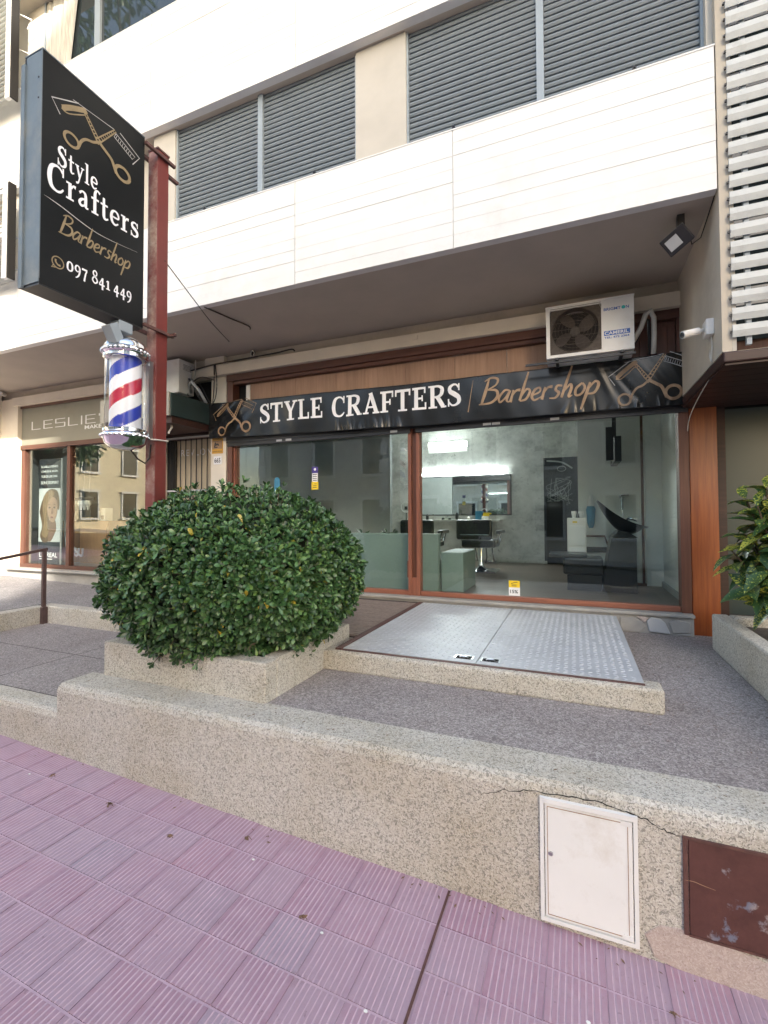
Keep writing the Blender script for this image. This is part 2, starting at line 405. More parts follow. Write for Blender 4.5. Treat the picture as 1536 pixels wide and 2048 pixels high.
@cap('Y')
def _(i): i.stroke([(.17, .95), (.44, .44)], .2, False).stroke([(.72, .95), (.46, .44)], .105, False).rect(.33, .05, .53, .48).rect(0, .92, .38, 1).rect(.57, .92, .88, 1).rect(.19, 0, .67, .08); return .88
@cap('L')
def _(i): i.rect(.1, .1, .3, .92).rect(0, .92, .42, 1).rect(0, 0, .70, .1).rect(.62, .1, .70, .32); return .74
@cap('E')
def _(i): i.rect(.1, .1, .3, .9).rect(0, .9, .69, 1).rect(.61, .72, .69, .9).rect(.3, .455, .5, .545).rect(.48, .37, .55, .63).rect(0, 0, .72, .1).rect(.64, .1, .72, .31); return .77
@cap('F')
def _(i): i.rect(.1, .08, .3, .9).rect(0, .9, .69, 1).rect(.61, .70, .69, .9).rect(.3, .44, .5, .53).rect(.48, .35, .55, .62).rect(0, 0, .42, .08); return .72
@cap('R')
def _(i): i.rect(.1, .08, .3, .92).rect(0, .92, .40, 1).rect(0, 0, .42, .08).stroke([(.28, .955, .09), (.5, .95, .1), (.665, .86, .16), (.68, .73, .19), (.62, .58, .16), (.46, .50, .1), (.28, .49, .09)], .1).stroke([(.44, .5), (.72, .05)], .2, False).rect(.62, 0, .88, .08); return .88
@cap('A')
def _(i): i.stroke([(.45, .99), (.16, .04)], .105, False).stroke([(.42, 1.0), (.74, .04)], .2, False).rect(.27, .27, .60, .36).rect(0, 0, .32, .08).rect(.54, 0, .90, .08); return .90
@cap('C')
def _(i): i.stroke([(.72, .80, .09), (.58, .93, .08), (.40, .955, .09), (.2, .84, .17), (.12, .5, .21), (.2, .17, .17), (.42, .05, .09), (.62, .08, .09), (.76, .22, .07)], .1).rect(.70, .66, .77, 1.0); return .82
@cap('S')
def _(i): i.stroke([(.55, .80, .08), (.42, .94, .08), (.26, .94, .10), (.12, .82, .16), (.14, .66, .19), (.34, .53, .21), (.53, .38, .2), (.55, .18, .17), (.40, .06, .10), (.22, .055, .08), (.07, .2, .08)], .1).rect(.52, .68, .59, .99).rect(.02, .01, .09, .34); return .66
@cap('s')
def _(i): i.stroke([(.44, .50, .06), (.34, .60, .06), (.2, .60, .08), (.1, .51, .12), (.14, .40, .14), (.3, .33, .15), (.43, .23, .14), (.42, .1, .12), (.30, .035, .07), (.16, .04, .06), (.06, .14, .06)], .1).rect(.41, .42, .46, .64).rect(.03, 0, .08, .22); return .52
@cap('t')
def _(i): i.stroke([(.22, .86, .12), (.22, .3, .16), (.24, .1, .15), (.34, .04, .09), (.47, .10, .06)], .1).rect(.04, .55, .44, .63); return .48
@cap('y')
def _(i): i.stroke([(.14, .6), (.34, .08)], .15, False).stroke([(.55, .6, .08), (.36, .1, .09), (.24, -.2, .1), (.08, -.25, .1)], .09).rect(0, .57, .28, .64).rect(.43, .57, .67, .64); return .66
@cap('l')
def _(i): i.rect(.09, .07, .25, .95).rect(0, .95, .25, 1.01).rect(0, 0, .34, .07); return .38
@cap('e')
def _(i): i.stroke([(.12, .335, .07), (.5, .345, .08), (.47, .52, .11), (.3, .60, .07), (.14, .5, .13), (.1, .3, .16), (.16, .12, .13), (.32, .04, .09), (.5, .13, .06)], .1); return .60
@cap('r')
def _(i): i.rect(.1, .07, .26, .57).rect(0, .57, .26, .64).rect(0, 0, .37, .07).stroke([(.25, .45, .07), (.34, .57, .08), (.46, .56, .14)], .1); return .51
@cap('a')
def _(i): i.stroke([(.08, .5, .1), (.22, .605, .07), (.36, .56, .12), (.40, .4, .15), (.40, .12, .15), (.46, .04, .08), (.54, .06, .05)], .1).stroke([(.38, .36, .06), (.18, .28, .1), (.09, .15, .13), (.18, .05, .1), (.32, .1, .07), (.40, .2, .06)], .1); return .58
@cap('f')
def _(i): i.stroke([(.50, .9, .11), (.36, .97, .07), (.25, .86, .13), (.23, .6, .16), (.23, .07, .16)], .1).rect(.04, .55, .44, .63).rect(.06, 0, .42, .07); return .44
def old(ch, w, *strokes):
    i = Ink()
    for s in strokes: i.stroke(s, .1)
    G[ch] = (i, w)
old('0', .62, [(.3, .03, .08), (.12, .12, .14), (.08, .33, .17), (.14, .54, .14), (.3, .63, .08), (.46, .54, .14), (.52, .33, .17), (.46, .12, .14), (.3, .03, .08)])
old('9', .62, [(.5, .44, .1), (.34, .24, .07), (.14, .3, .13), (.1, .46, .15), (.18, .6, .11), (.32, .64, .08), (.46, .54, .15), (.5, .34, .17), (.42, .04, .14), (.26, -.14, .09), (.12, -.2, .06)])
old('7', .58, [(.04, .52, .07), (.06, .6, .1)], [(.04, .59, .13), (.52, .59, .13)], [(.5, .58, .09), (.36, .3, .13), (.24, -.2, .17)])
old('8', .62, [(.3, .5, .1), (.12, .36, .12), (.08, .18, .14), (.3, .03, .09), (.52, .18, .14), (.46, .36, .12), (.16, .6, .12), (.14, .78, .12), (.3, .9, .08), (.46, .78, .12), (.44, .62, .1), (.3, .5, .09)])
old('4', .64, [(.04, .13, .11), (.6, .13, .11)], [(.06, .16, .09), (.36, .62, .09)], [(.38, .64, .17), (.38, -.2, .17)])
old('1', .44, [(.06, .52, .08), (.24, .62, .09)], [(.24, .63, .17), (.24, .05, .17)], [(.04, .03, .07), (.44, .03, .07)])
def word(text, gap=.06):
    i = Ink(); x = 0
    for c in text:
        if c == ' ': x += .32; continue
        g, w = G[c]; i.put(g, x, 0, 1); x += w+gap
    return i, x-gap
def letters(text, mat, parent, fn, width, height, cut=0, maker=None, name='letter'):
    """each letter of a word is a part of its own"""
    if maker is None:
        i, w = word(text); it = []; x = 0
        for c in text:
            if c == ' ': x += .32; continue
            g, gw = G[c]; it.append((g, x)); x += gw+.06
    else:
        w = sum(BR[c][0] for c in text); it = []; x = 0
        for c in text:
            g = Ink()
            for s in BR[c][1]: g.stroke([(a+.22*b, b, t*1.12) for a, b, t in s], .08)
            it.append((g, x)); x += BR[c][0]
    k = width/w
    for n_, (g, x) in enumerate(it):
        j = Ink(); j.put(g, x*k, 0, k, ky=height)
        for q in range(len(j.q)): j.q[q] = (j.q[q][0], j.q[q][1]+(n_ % 2)*8)
        (fine(j, cut) if cut else j).build(name, mat, parent, fn)
BR = {
 'B': (.62, [[(.14, .98, .05), (.10, .5, .11), (.04, .02, .08)], [(-.02, .88, .04), (.22, 1.0, .07), (.48, .92, .08), (.44, .70, .06), (.14, .54, .04)], [(.16, .54, .04), (.50, .50, .09), (.60, .26, .1), (.40, .04, .08), (-.06, .0, .04)]]),
 'a': (.46, [[(.40, .44, .06), (.22, .47, .07), (.06, .22, .08), (.12, .03, .07), (.28, .16, .06), (.42, .45, .07)], [(.42, .45, .08), (.36, .12, .08), (.44, .02, .05), (.52, .08, .03)]]),
 'r': (.34, [[(.08, .46, .06), (.06, .0, .1)], [(.07, .22, .05), (.18, .42, .07), (.34, .44, .1)]]),
 'b': (.42, [[(.16, 1.08, .05), (.10, .5, .09), (.05, .04, .08)], [(.07, .16, .05), (.22, .44, .07), (.36, .36, .08), (.28, .08, .08), (.06, .02, .05)]]),
 'e': (.38, [[(.08, .2, .05), (.30, .30, .06), (.28, .45, .06), (.12, .40, .08), (.05, .16, .09), (.18, .01, .07), (.40, .12, .03)]]),
 's': (.36, [[(.34, .43, .06), (.18, .46, .07), (.14, .32, .08), (.28, .18, .09), (.18, .02, .07), (-.02, .03, .04)]]),
 'h': (.42, [[(.18, 1.12, .05), (.10, .5, .09), (.04, .0, .08)], [(.07, .2, .05), (.24, .45, .07), (.32, .34, .09), (.29, .02, .08), (.40, .06, .03)]]),
 'o': (.42, [[(.24, .46, .06), (.07, .28, .08), (.10, .05, .08), (.28, .06, .07), (.36, .28, .08), (.24, .46, .06)]]),
 'p': (.44, [[(.08, .46, .07), (.03, .0, .1), (-.04, -.5, .06)], [(.07, .24, .05), (.24, .47, .07), (.38, .36, .09), (.30, .08, .08), (.06, .04, .05)]]),
}
def script(text):
    i = Ink(); x = 0
    for c in text:
        w, ss = BR[c]
        for s in ss: i.stroke([(a+x+.22*b, b, t) for a, b, t in s], .08)
        x += w
    return i, x
def scissors():
    """crossed open scissors with a razor, a comb and two corner brackets; box about 1.6 x 1"""
    P = lambda x, y: ((x-960)/300, (340-y)/300)
    pl, gd = Ink(), Ink()
    pl.stroke([P(1090, 66), P(960, 150), P(1000, 208)], .018, False)
    pl.stroke([P(1318, 38), P(1442, 95), P(1398, 168)], .018, False)
    pl.stroke([P(1060, 72), P(1285, 46)], .012, False)
    # comb
    pl.stroke([P(1295, 62), P(1412, 112), P(1395, 138), P(1283, 90), P(1295, 62)], .014, False)
    for k in range(8):
        t = k/8; x, y = 1300+t*100, 70+t*44
        pl.stroke([P(x, y), P(x-6, y+20)], .008, False)
    # razor
    gd.stroke([P(1130, 72), P(1060, 120), P(1012, 160)], .085, True); gd.ring(*P(1018, 158), .03, .03, .02)
    gd.stroke([P(1005, 168), P(1040, 168), P(1120, 105)], .02, True)
    # blades (ladder-like) and shanks
    for (a, b) in (((1115, 80), (1205, 205)), ((1290, 50), (1190, 195))):
        dx, dy = b[0]-a[0], b[1]-a[1]; l = math.hypot(dx, dy); nx, ny = -dy/l*11, dx/l*11
        gd.stroke([P(a[0]+nx*.5, a[1]+ny*.5), P(b[0]+nx, b[1]+ny)], .022, False)
        gd.stroke([P(a[0]-nx*.5, a[1]-ny*.5), P(b[0]-nx, b[1]-ny)], .022, False)
        for k in range(1, 9):
            t = k/9; cx, cy = a[0]+dx*t, a[1]+dy*t
            gd.stroke([P(cx+nx*.8, cy+ny*.8), P(cx-nx*.8, cy-ny*.8)], .018, False)
    gd.stroke([P(1197, 195), P(1165, 222), P(1128, 238), P(1104, 268), P(1092, 305)], .045)
    gd.stroke([P(1197, 195), P(1235, 218), P(1268, 240), P(1285, 275), P(1298, 305)], .06)
    gd.ring(*P(1192, 188), .03, .03, .02)
    gd.ring(*P(1055, 302), .12, .115, .045); gd.ring(*P(1335, 278), .145, .13, .06)
    return pl, gd

# ---- plain sans lettering from the built-in font
def text_mesh(body, size=1, bold=0, space=1):
    c = bpy.data.curves.new('t', 'FONT'); c.body = body; c.size = size; c.align_x = 'LEFT'; c.resolution_u = 3; c.offset = bold; c.space_character = space
    o = bpy.data.objects.new('t', c); COL.objects.link(o)
    dg = bpy.context.evaluated_depsgraph_get(); me = bpy.data.meshes.new_from_object(o.evaluated_get(dg))
    vs = [tuple(v.co) for v in me.vertices]; fs = [tuple(p.vertices) for p in me.polygons]
    bpy.data.objects.remove(o); bpy.data.curves.remove(c); bpy.data.meshes.remove(me)
    return vs, fs
def text(name, body, mat, parent, fn, width=None, height=None, bold=0, space=1):
    vs, fs = text_mesh(body, 1, bold, space)
    x0, x1 = min(v[0] for v in vs), max(v[0] for v in vs); y0, y1 = min(v[1] for v in vs), max(v[1] for v in vs)
    kx = width/(x1-x0) if width else None; ky = height/(y1-y0) if height else None
    kx = kx or ky; ky = ky or kx
    return MB().add([fn((v[0]-x0)*kx, (v[1]-y0)*ky, 0) for v in vs], fs).build(name, mat, parent, recalc=False)
def on_front(x0, y, z0):            # a plane facing the street
    return lambda a, b, l: (x0+a, y-l, z0+b)

# ================================================================== THE SETTING
def gz(x, y=0): return -.607-.036*x                     # the street climbs to the left
def sheet(name, mat, x0, x1, y0, y1, dz, nx=1):
    return tag(MB().grid(lambda u, v: (x0+(x1-x0)*u, y0+(y1-y0)*v, gz(x0+(x1-x0)*u)+dz), nx, 1).build(name, mat), kind='structure')
sheet('ground', 'asphalt', -150, 150, -160, 160, -.30)
sheet('road', 'asphalt', -120, 120, -8, -1.15, -.14)
sheet('far_pavement', 'kerb_concrete', -120, 120, -10.2, -8, -.005)
kb = MB().add([(x, y, gz(x)+z) for x in (-60, 60) for y, z in ((-1.15, -.3), (-1.15, 0), (-.98, 0), (-.98, -.3))], [(0, 1, 5, 4), (1, 2, 6, 5), (2, 3, 7, 6), (3, 0, 4, 7), (0, 3, 2, 1), (4, 5, 6, 7)]).build('kerb', 'kerb_concrete'); tag(kb, kind='structure')
side = sheet('sidewalk', 'mortar', -60, 60, -.98, 2.17, -.0006)
# ribbed tiles, each a piece; those outside the picture are one joined part
PT = .2135; TW = .2095; RIBS = 9
def tile_geo():
    mb = MB(); h = TW/2; p = TW/RIBS; g = .0076; dep = .0022
    xs = []
    for k in range(RIBS):
        xs += [(-h+k*p+g/2 if k else -h, 0), (-h+(k+1)*p-g/2 if k < RIBS-1 else h, 0)]
        if k < RIBS-1: xs.append((-h+(k+1)*p, -dep))
    n = len(xs)
    vs = [(x, -h+.003, z) for x, z in xs]+[(x, h-.003, z) for x, z in xs]
    fs = [(i, i+1, n+i+1, n+i) for i in range(n-1)]
    b = -.007
    o = len(vs); vs += [(-h, -h+.003, b), (h, -h+.003, b), (h, h-.003, b), (-h, h-.003, b)]
    fs += [(o, 0, n, o+3), (n-1, o+1, o+2, 2*n-1), tuple([o, o+1]+list(range(n-1, -1, -1))), tuple([o+3]+list(range(n, 2*n))+[o+2])]
    return mb.add(vs, fs)
tg = tile_geo(); tm = bpy.data.meshes.new('tile'); tm.from_pydata([tuple(v) for v in tg.v], [], tg.f); tm.materials.append(MATS['tile_pink']); tm.materials.append(MATS['mortar'])
for q in tm.polygons:
    if q.index < 3*RIBS-2 and q.index % 3: q.material_index = 1
Y_ROW0 = 1.955; rest = MB(); sl = math.atan(.036)
rows = [(2.062, .20)]+[(Y_ROW0-PT*(k+.5), 0) for k in range(14)]
rnd = random.Random(3)
for ry, _ in rows:
    for k in range(-26, 22):
        x = -.565+PT*(k+.5) + (.012 if k >= 0 else 0)
        c = V(x, ry, gz(x)+.003+rnd.uniform(-.0012, .0012)); q = project(c)
        rot = (rnd.uniform(-.006, .006), sl+rnd.uniform(-.005, .005), rnd.uniform(-.008, .008))
        if q and -110 < q[0] < 1640 and 1400 < q[1] < 2200:
            t = piece('tile', tm, side, c, rot)
        else:
            mt = Matrix.Translation(c) @ Matrix.Rotation(sl, 4, 'Y')
            rest.add([mt @ v for v in tg.v], tg.f)
tag(rest.build('paving_beyond_view', 'tile_pink', side, recalc=False), kind='stuff')
# dark joint strip across the paving
js = MB().grid(lambda u, v: (-.567+.011*u, -.9+3.05*v, gz(-.56)+.0045), 1, 4).build('expansion_joint', 'rust_edge', side)

# ---- low terrace wall and terrace
wall = thing('retaining_wall', (-1.2, 2.2, -.6), 'long low washed-stone wall between the pink pavement and the terrace', 'wall')
WF = 2.16
def wall_prism(name, x0, x1, top, par, mat='wall_stone', y1=2.42):
    n = 24; mb = MB(); prof = lambda z0: [(WF, z0), (WF-.004, top-.05), (WF+.006, top-.018), (WF+.03, top-.002), (WF+.06, top), (y1, top), (y1, z0)]
    for i in range(n+1):
        x = x0+(x1-x0)*i/n; mb.v += [V(x, y, z) for y, z in prof(gz(x)-.12)]
    for i in range(n):
        for k in range(7): mb.f.append((i*7+k, i*7+(k+1) % 7, (i+1)*7+(k+1) % 7, (i+1)*7+k))
    mb.f += [tuple(range(6, -1, -1)), tuple(n*7+k for k in range(7))]
    return mb.build(name, mat, par, bevel=0)
wall_prism('body', -3.345, 4.0, 0, wall)
wall_prism('step_kerb', -9.5, -3.347, -.185, wall, y1=2.32)
# plaster repair under the brown hatch, and the crack in the render
mb = MB(); pp = [(.27, -.60), (.235, -.52), (.29, -.47), (.40, -.455), (.60, -.49), (.78, -.53), (.80, -.66), (.5, -.66)]
mb.prism(pp, WF-.006, WF+.02, 'y'); tag(mb.build('plaster_patch', 'plaster_patch', wall, bevel=.004), 'pinkish cement repair under the rusty hatch')
ck = Ink(); rk = random.Random(6)
ck.stroke([(x_+(rk.uniform(-.006, .006)), y_+rk.uniform(-.006, .006), w_*rk.uniform(.4, 1.2)) for x_, y_, w_ in spline([(-.42, -.115, .002), (-.32, -.075, .003), (-.18, -.05, .004), (-.02, -.035, .005), (.12, -.045, .005), (.22, -.06, .006), (.29, -.085, .004), (.36, -.105, .004)], 7)], .003, False)
ck.build('crack', 'cavity', wall, lambda a, b, l: (a, WF-.0065, b))
tag(MB().box(-3.2, 6, 2.40, 5.42, -.7, -.003).build('terrace', 'terrace_stone'), kind='structure')
tag(MB().box(-6.3, -3.2, 2.30, 4.1, -.7, -.188).build('lower_terrace', 'terrace_stone'), kind='structure')
def utz(x): return max(0, .025*(-5.2-x))
mb = MB(); mb.grid(lambda u, v: (-3.2-3.26*u, 4.0+1.42*v, utz(-3.2-3.26*u)-.002), 4, 1); mb.grid(lambda u, v: (-6.46-5.2*u, 2.2+3.22*v, utz(-6.46-5.2*u)-.002), 3, 1)
tag(mb.build('upper_terrace', 'terrace_dark', recalc=False), kind='structure')
# expansion grooves on the lower terrace
gr = MB()
for xx in (-4.55,): gr.box(xx, xx+.008, 2.33, 3.9, -.2, -.1875)
gr.box(-6.25, -3.36, 2.325, 2.335, -.2, -.1875)
gr.box(-6.2, -3.36, 3.1, 3.108, -.2, -.1875)
gr.build('groove', 'grate_dark', bpy.data.objects['lower_terrace'])
kt = thing('terrace_kerb', (-5, 3.95, -.18), 'raised stone kerb at the back of the lower terrace by the handrail', 'kerb')
MB().box(-6.44, -3.2, 3.9, 4.06, -.25, .03).build('back_kerb', 'wall_stone', kt, bevel=.02, seg=3)
MB().box(-6.46, -6.30, 2.2, 3.905, -.25, .028).build('side_kerb', 'wall_stone', kt, bevel=.02, seg=3)

# ---- stone planter with the clipped hedge
pl = thing('stone_planter', (-2.5, 3, 0), 'square washed-stone planter under the clipped round hedge', 'planter')
mb = MB()
for a in ((-3.22, -1.785, 2.405, 2.53), (-3.22, -1.785, 3.45, 3.575), (-3.22, -3.10, 2.53, 3.45), (-1.905, -1.785, 2.53, 3.45)):
    MB().box(a[0], a[1], a[2], a[3], -.02, .245).build('planter_wall', 'wall_stone', pl, bevel=.012, seg=2)
MB().box(-3.10, -1.905, 2.53, 3.45, 0, .17).build('soil', 'soil', pl)

# ---- step platform with steel plate, and slatted entrance mat
st = thing('entrance_step', (-.6, 4.2, 0), 'low washed-stone step carrying the steel tread plate', 'step')
MB().box(-1.80, .47, 3.125, 3.29, -.01, .142).build('step_edge', 'wall_stone', st, bevel=.022, seg=3)
MB().box(-3.1, .385, 3.60, 5.24, -.01, .118).build('step_core', 'kerb_concrete', st)
MB().box(-1.70, .385, 3.29, 3.60, -.01, .118).build('step_core', 'kerb_concrete', st)
tp = thing('tread_plate', (-.65, 4.2, .118), 'galvanised diamond tread plate hatch in front of the shop door', 'hatch')
def plate(x0, x1, par):
    y0, y1 = 3.20, 5.235
    o = MB().box(x0, x1, y0, y1, .1225, .149).build('plate_leaf', 'galv_plate', par)
    mb = MB(); p = .049; nx = int((x1-x0)/p); ny = int((y1-y0)/p)
    for i in range(nx):
        for j in range(ny):
            cx = x0+.03+p*i; cy = y0+.03+p*j
            if cx > x1-.02 or cy > y1-.02: continue
            if random.random() < .02: continue
            a = R(38) if (i+j) % 2 else R(-38)
            ca, sa = math.cos(a), math.sin(a); L, w, h = .0215, .0068, .0042
            pts = [(-L, 0, 0), (0, -w, 0), (L, 0, 0), (0, w, 0), (-L*.45, 0, h), (L*.45, 0, h)]
            mb.add([(cx+x*ca-y*sa, cy+x*sa+y*ca, .1485+z) for x, y, z in pts], [(0, 1, 5, 4), (1, 2, 5), (2, 3, 5), (3, 0, 4), (3, 4, 5)])
    tag(mb.build('tread_pattern', 'galv_bump', o, recalc=False), kind='stuff')
    return o
p1 = plate(-1.655, -.644, tp); p2 = plate(-.638, .372, tp)
MB().box(-1.655, .375, 3.168, 3.197, .1215, .1465).build('edge_angle', 'rust_edge', tp)
MB().box(-1.705, -1.658, 3.168, 5.235, .1215, .1545).build('edge_angle', 'rust_edge', tp)
for cx in (-.742, -.555):
    h = MB().box(cx-.055, cx+.055, 3.268, 3.33, .1492, .1515).build('recess_plate', 'cavity', tp)
    MB().box(cx-.066, cx-.0555, 3.258, 3.34, .1492, .154).box(cx+.0555, cx+.066, 3.258, 3.34, .1492, .154).box(cx-.055, cx+.055, 3.331, 3.34, .1492, .154).build('handle_frame', 'steel', h)
    MB().tube([(cx-.03, 3.29, .153), (cx-.02, 3.30, .157), (cx+.02, 3.30, .157), (cx+.03, 3.29, .153)], .005, 6).build('pull_handle', 'steel', h)
MB().lathe([(.02, 0), (.02, .003), (.012, .004)], (-.60, 3.73, .149), 12).build('keyhole_cap', 'steel', tp)
mt = thing('slatted_mat', (-2.3, 4.4, .118), 'dark slatted entrance mat beside the steel tread plate', 'mat')
mb = MB(); y = 3.62; k = 0
while y < 5.19:
    mb.box(-3.08, -1.72, y, y+.021, .1285, .1445+random.uniform(-.001, .001)); y += .034
tag(mb.build('slats', 'grate_wood', mt), kind='stuff')
bx('tray', 'grate_dark', mt, -3.08, -1.72, 3.61, 5.19, .1185, .128)
MB().box(-3.08, -1.712, 5.195, 5.232, .1215, .15).build('mat_border', 'grate_dark', mt)
MB().box(-1.7165, -1.7085, 3.60, 5.19, .1215, .15).build('mat_border', 'grate_dark', mt)

# ================================================================== THE MAIN BUILDING
FY = 5.38; BY = 3.9; ZS = 3.484
bd = thing('apartment_building', (-4, 6, 0), 'pale apartment building with white tiled parapet bands, grey roller shutters and shops below', 'building')
# plinth under the windows
MB().box(-4.60, 1.04, 5.245, 5.52, -.05, .175).build('plinth', 'kerb_concrete', bd, bevel=.008)
MB().box(-4.60, 1.045, 5.215, 5.50, .1755, .205).build('sill', 'kerb_concrete', bd, bevel=.006)
for mt0, pts in (('kerb_concrete', [(.40, .01), (.58, .005), (.63, .06), (.60, .12), (.52, .15), (.41, .14)]), ('plaster_patch', [(.62, .10), (.66, .15), (.60, .165), (.55, .16)]), ('hose_grey', [(.66, .02), (.84, .01), (.80, .11), (.76, .15), (.68, .16), (.64, .12)]), ('kerb_concrete', [(.86, .02), (1.0, .03), (1.01, .13), (.90, .15), (.83, .12)]), ('kerb_concrete', [(.88, .0), (1.02, .0), (1.02, .025), (.94, .022)])):
    MB().prism(pts, 5.226+random.uniform(-.006, .006), 5.25, 'y').build('plinth_stone', mt0, bd, bevel=.006)
MB().box(-9.7, -5.85, 5.25, 5.52, -.05, .235).build('plinth', 'kerb_concrete', bd, bevel=.01)
# interior shell of the barber shop
IX0, IX1, IY1, IZ1 = -4.62, 1.10, 9.90, 3.25
bx('interior_floor', 'floor_wood', bd, IX0, IX1, 5.50, IY1, .10, .199)
bx('interior_wall', 'marble_wall', bd, IX0, IX1+.3, IY1, IY1+.15, .1, IZ1)
bx('interior_wall', 'interior_white', bd, IX1, IX1+.12, 5.46, IY1-.002, .1, IZ1)
bx('interior_wall', 'interior_grey', bd, IX0-.12, IX0, 5.53, IY1, .1, IZ1)
bx('interior_ceiling', 'interior_white', bd, IX0, IX1, 5.56, IY1, IZ1, IZ1+.1)
bx('interior_pier', 'interior_white', bd, .90, IX1, 7.25, 9.89, .2, IZ1)
bx('skirting', 'interior_grey', bd, 1.075, IX1-.001, 5.50, 7.24, .2, .27)
bx('skirting', 'brown_wood', bd, .60, .895, 7.21, 7.245, .2, .235)
bx('corner_bar', 'brown_wood_v', bd, .845, .875, 7.20, 7.235, .236, IZ1)
bx('inner_partition', 'interior_grey', bd, -4.6, -3.0, 7.6, 7.7, .2, IZ1)
# wall and pillar between the shops, facade above the shop fronts
bx('pillar', 'beige_light', bd, -4.90, -4.625, 5.30, 5.52, 0, 3.19)
bx('facade_wall', 'beige_wall', bd, -11.2, 1.3, 5.32, 5.52, 3.34, ZS-.002)
bx('pillar', 'beige_light', bd, -4.99, -4.64, 5.26, 5.319, 3.345, ZS-.004)
bx('lintel', 'beige_light', bd, -9.45, 1.04, 5.215, 5.36, 3.195, 3.338)
bx('pillar', 'beige_light', bd, -11.5, -9.36, 5.26, 5.52, .05, 3.339)
bx('pillar', 'beige_light', bd, -11.5, -9.85, 4.95, 5.259, .05, ZS-.003)
bx('pillar', 'beige_wall', bd, -5.98, -5.86, 5.30, 5.52, 0, 3.19)
# overhanging upper floors
so_ = bx('soffit', 'soffit_paint', bd, -16, .975, BY+.035, 5.54, ZS, ZS+.10)
bx('upper_wall', 'pier_paint', bd, -16, .97, 4.16, 4.4, ZS+.1, 12.0)
bx('upper_slab', 'beige_wall', bd, -16, .97, 4.4, 12, ZS+.1, 12.0)
def band(z0, z1, courses):
    b0 = bx('parapet', 'white_tile', bd, -16, .968, BY+.012, BY+.08, z0, z1-.006)
    xs = [-9.6, -7.0, -4.55, -2.553, -.94, .970]; h = (z1-z0)/courses
    for i in range(len(xs)-1):
        x = xs[i]+.003
        while x < xs[i+1]-.01:                       # long tiles laid in courses, joints open here and closed there
            w = xs[i+1]-.003-x
            for k in range(courses):
                z = z0+h*(k+.5); g0, g1 = random.choice((.0006, .0009, .0014, .0022)), random.choice((.0005, .0008, .0012, .0020)); n_ = max(2, int(w/.35))
                y_ = BY+random.uniform(-.0012, .0012)
                pts = []
                for q in range(n_+1): pts.append((x+w*q/n_, z-h/2+max(.0003, g0+random.uniform(-.0012, .0010))))
                for q in range(n_, -1, -1): pts.append((x+w*q/n_, z+h/2-max(.0003, g1+random.uniform(-.0010, .0010))))
                MB().prism(pts, y_, BY+.0125, 'y').build('tile_course', 'white_tile', b0)
            x += w
    bx('coping', 'white_tile', b0, -16, .972, BY-.004, BY+.26, z1-.006, z1+.006)
band(ZS-.008, 4.525, 9)
band(5.70, 7.085, 12)
bx('band_underside', 'beige_wall', bd, -16, .968, BY+.03, 4.159, 5.703, 5.76)
bx('pier_face', 'pier_paint', bd, -1.925, -1.405, 4.0, 4.158, 4.5, 5.7)
bx('pier_face', 'pier_paint', bd, -4.60, -4.262, 4.0, 4.158, 4.5, 5.7)
bx('pier_face', 'pier_paint', bd, .935, 1.0, 3.96, 4.158, 4.53, 7.0)
bx('pier_face', 'pier_paint', bd, -7.25, -6.70, 3.99, 4.158, 4.5, 5.7)
bx('pier_face', 'pier_paint', bd, -7.45, -6.72, 4.02, 4.158, 7.08, 8.6)
bx('soffit_upper', 'beige_wall', bd, -16, .97, BY-.1, 4.158, 8.30, 8.5)
# roller shutters: frame, guide and single slats
def shutter(x0, x1, z0, z1, mid):
    rs = bx('roller_shutter', 'cavity', bd, x0+.01, x1-.01, 4.075, 4.10, z0, z1)
    zz = z0
    bx('guide', 'shutter_frame', rs, x0, x0+.018, 4.02, 4.074, z0, z1); bx('guide', 'shutter_frame', rs, x1-.018, x1, 4.02, 4.074, z0, z1)
    bx('mullion', 'shutter_frame', rs, mid-.03, mid+.03, 4.015, 4.074, z0, z1)
    bx('bottom_rail', 'shutter_frame', rs, x0+.018, mid-.03, 4.03, 4.074, z0, z0+.05); bx('bottom_rail', 'shutter_frame', rs, mid+.03, x1-.018, 4.03, 4.074, z0, z0+.05)
    for a, b in ((x0+.02, mid-.032), (mid+.032, x1-.02)):
        me = None; z = z0+.058; n0 = 0
        while z < z1-.02:
            if me is None:
                mb = MB(); h = .046; pr = [(4.066, 0), (4.045, .004), (4.038, .020), (4.043, .038), (4.052, .046), (4.066, .046)]
                mb.prism([(y, zz+z) for y, zz in pr], a, b, 'x')
                o = mb.build('slat', 'shutter_grey', rs); me = o.data; bz = z
            else:
                o = bpy.data.objects.new('slat', me); COL.objects.link(o); o.parent = rs; o.location = (0, random.uniform(-.001, .001), z-bz)
            z += .0515
    for xx in (x0*.62+mid*.38, mid*.4+x1*.6):
        MB().box(xx-.015, xx+.015, 3.985, 4.03, z0+.085, z0+.10).box(xx-.005, xx+.005, 3.985, 4.0, z0+.06, z0+.115).build('latch', 'black_metal', rs)
shutter(-4.262, -1.925, 4.53, 5.70, -3.07)
shutter(-1.405, .935, 4.53, 5.70, -.218)
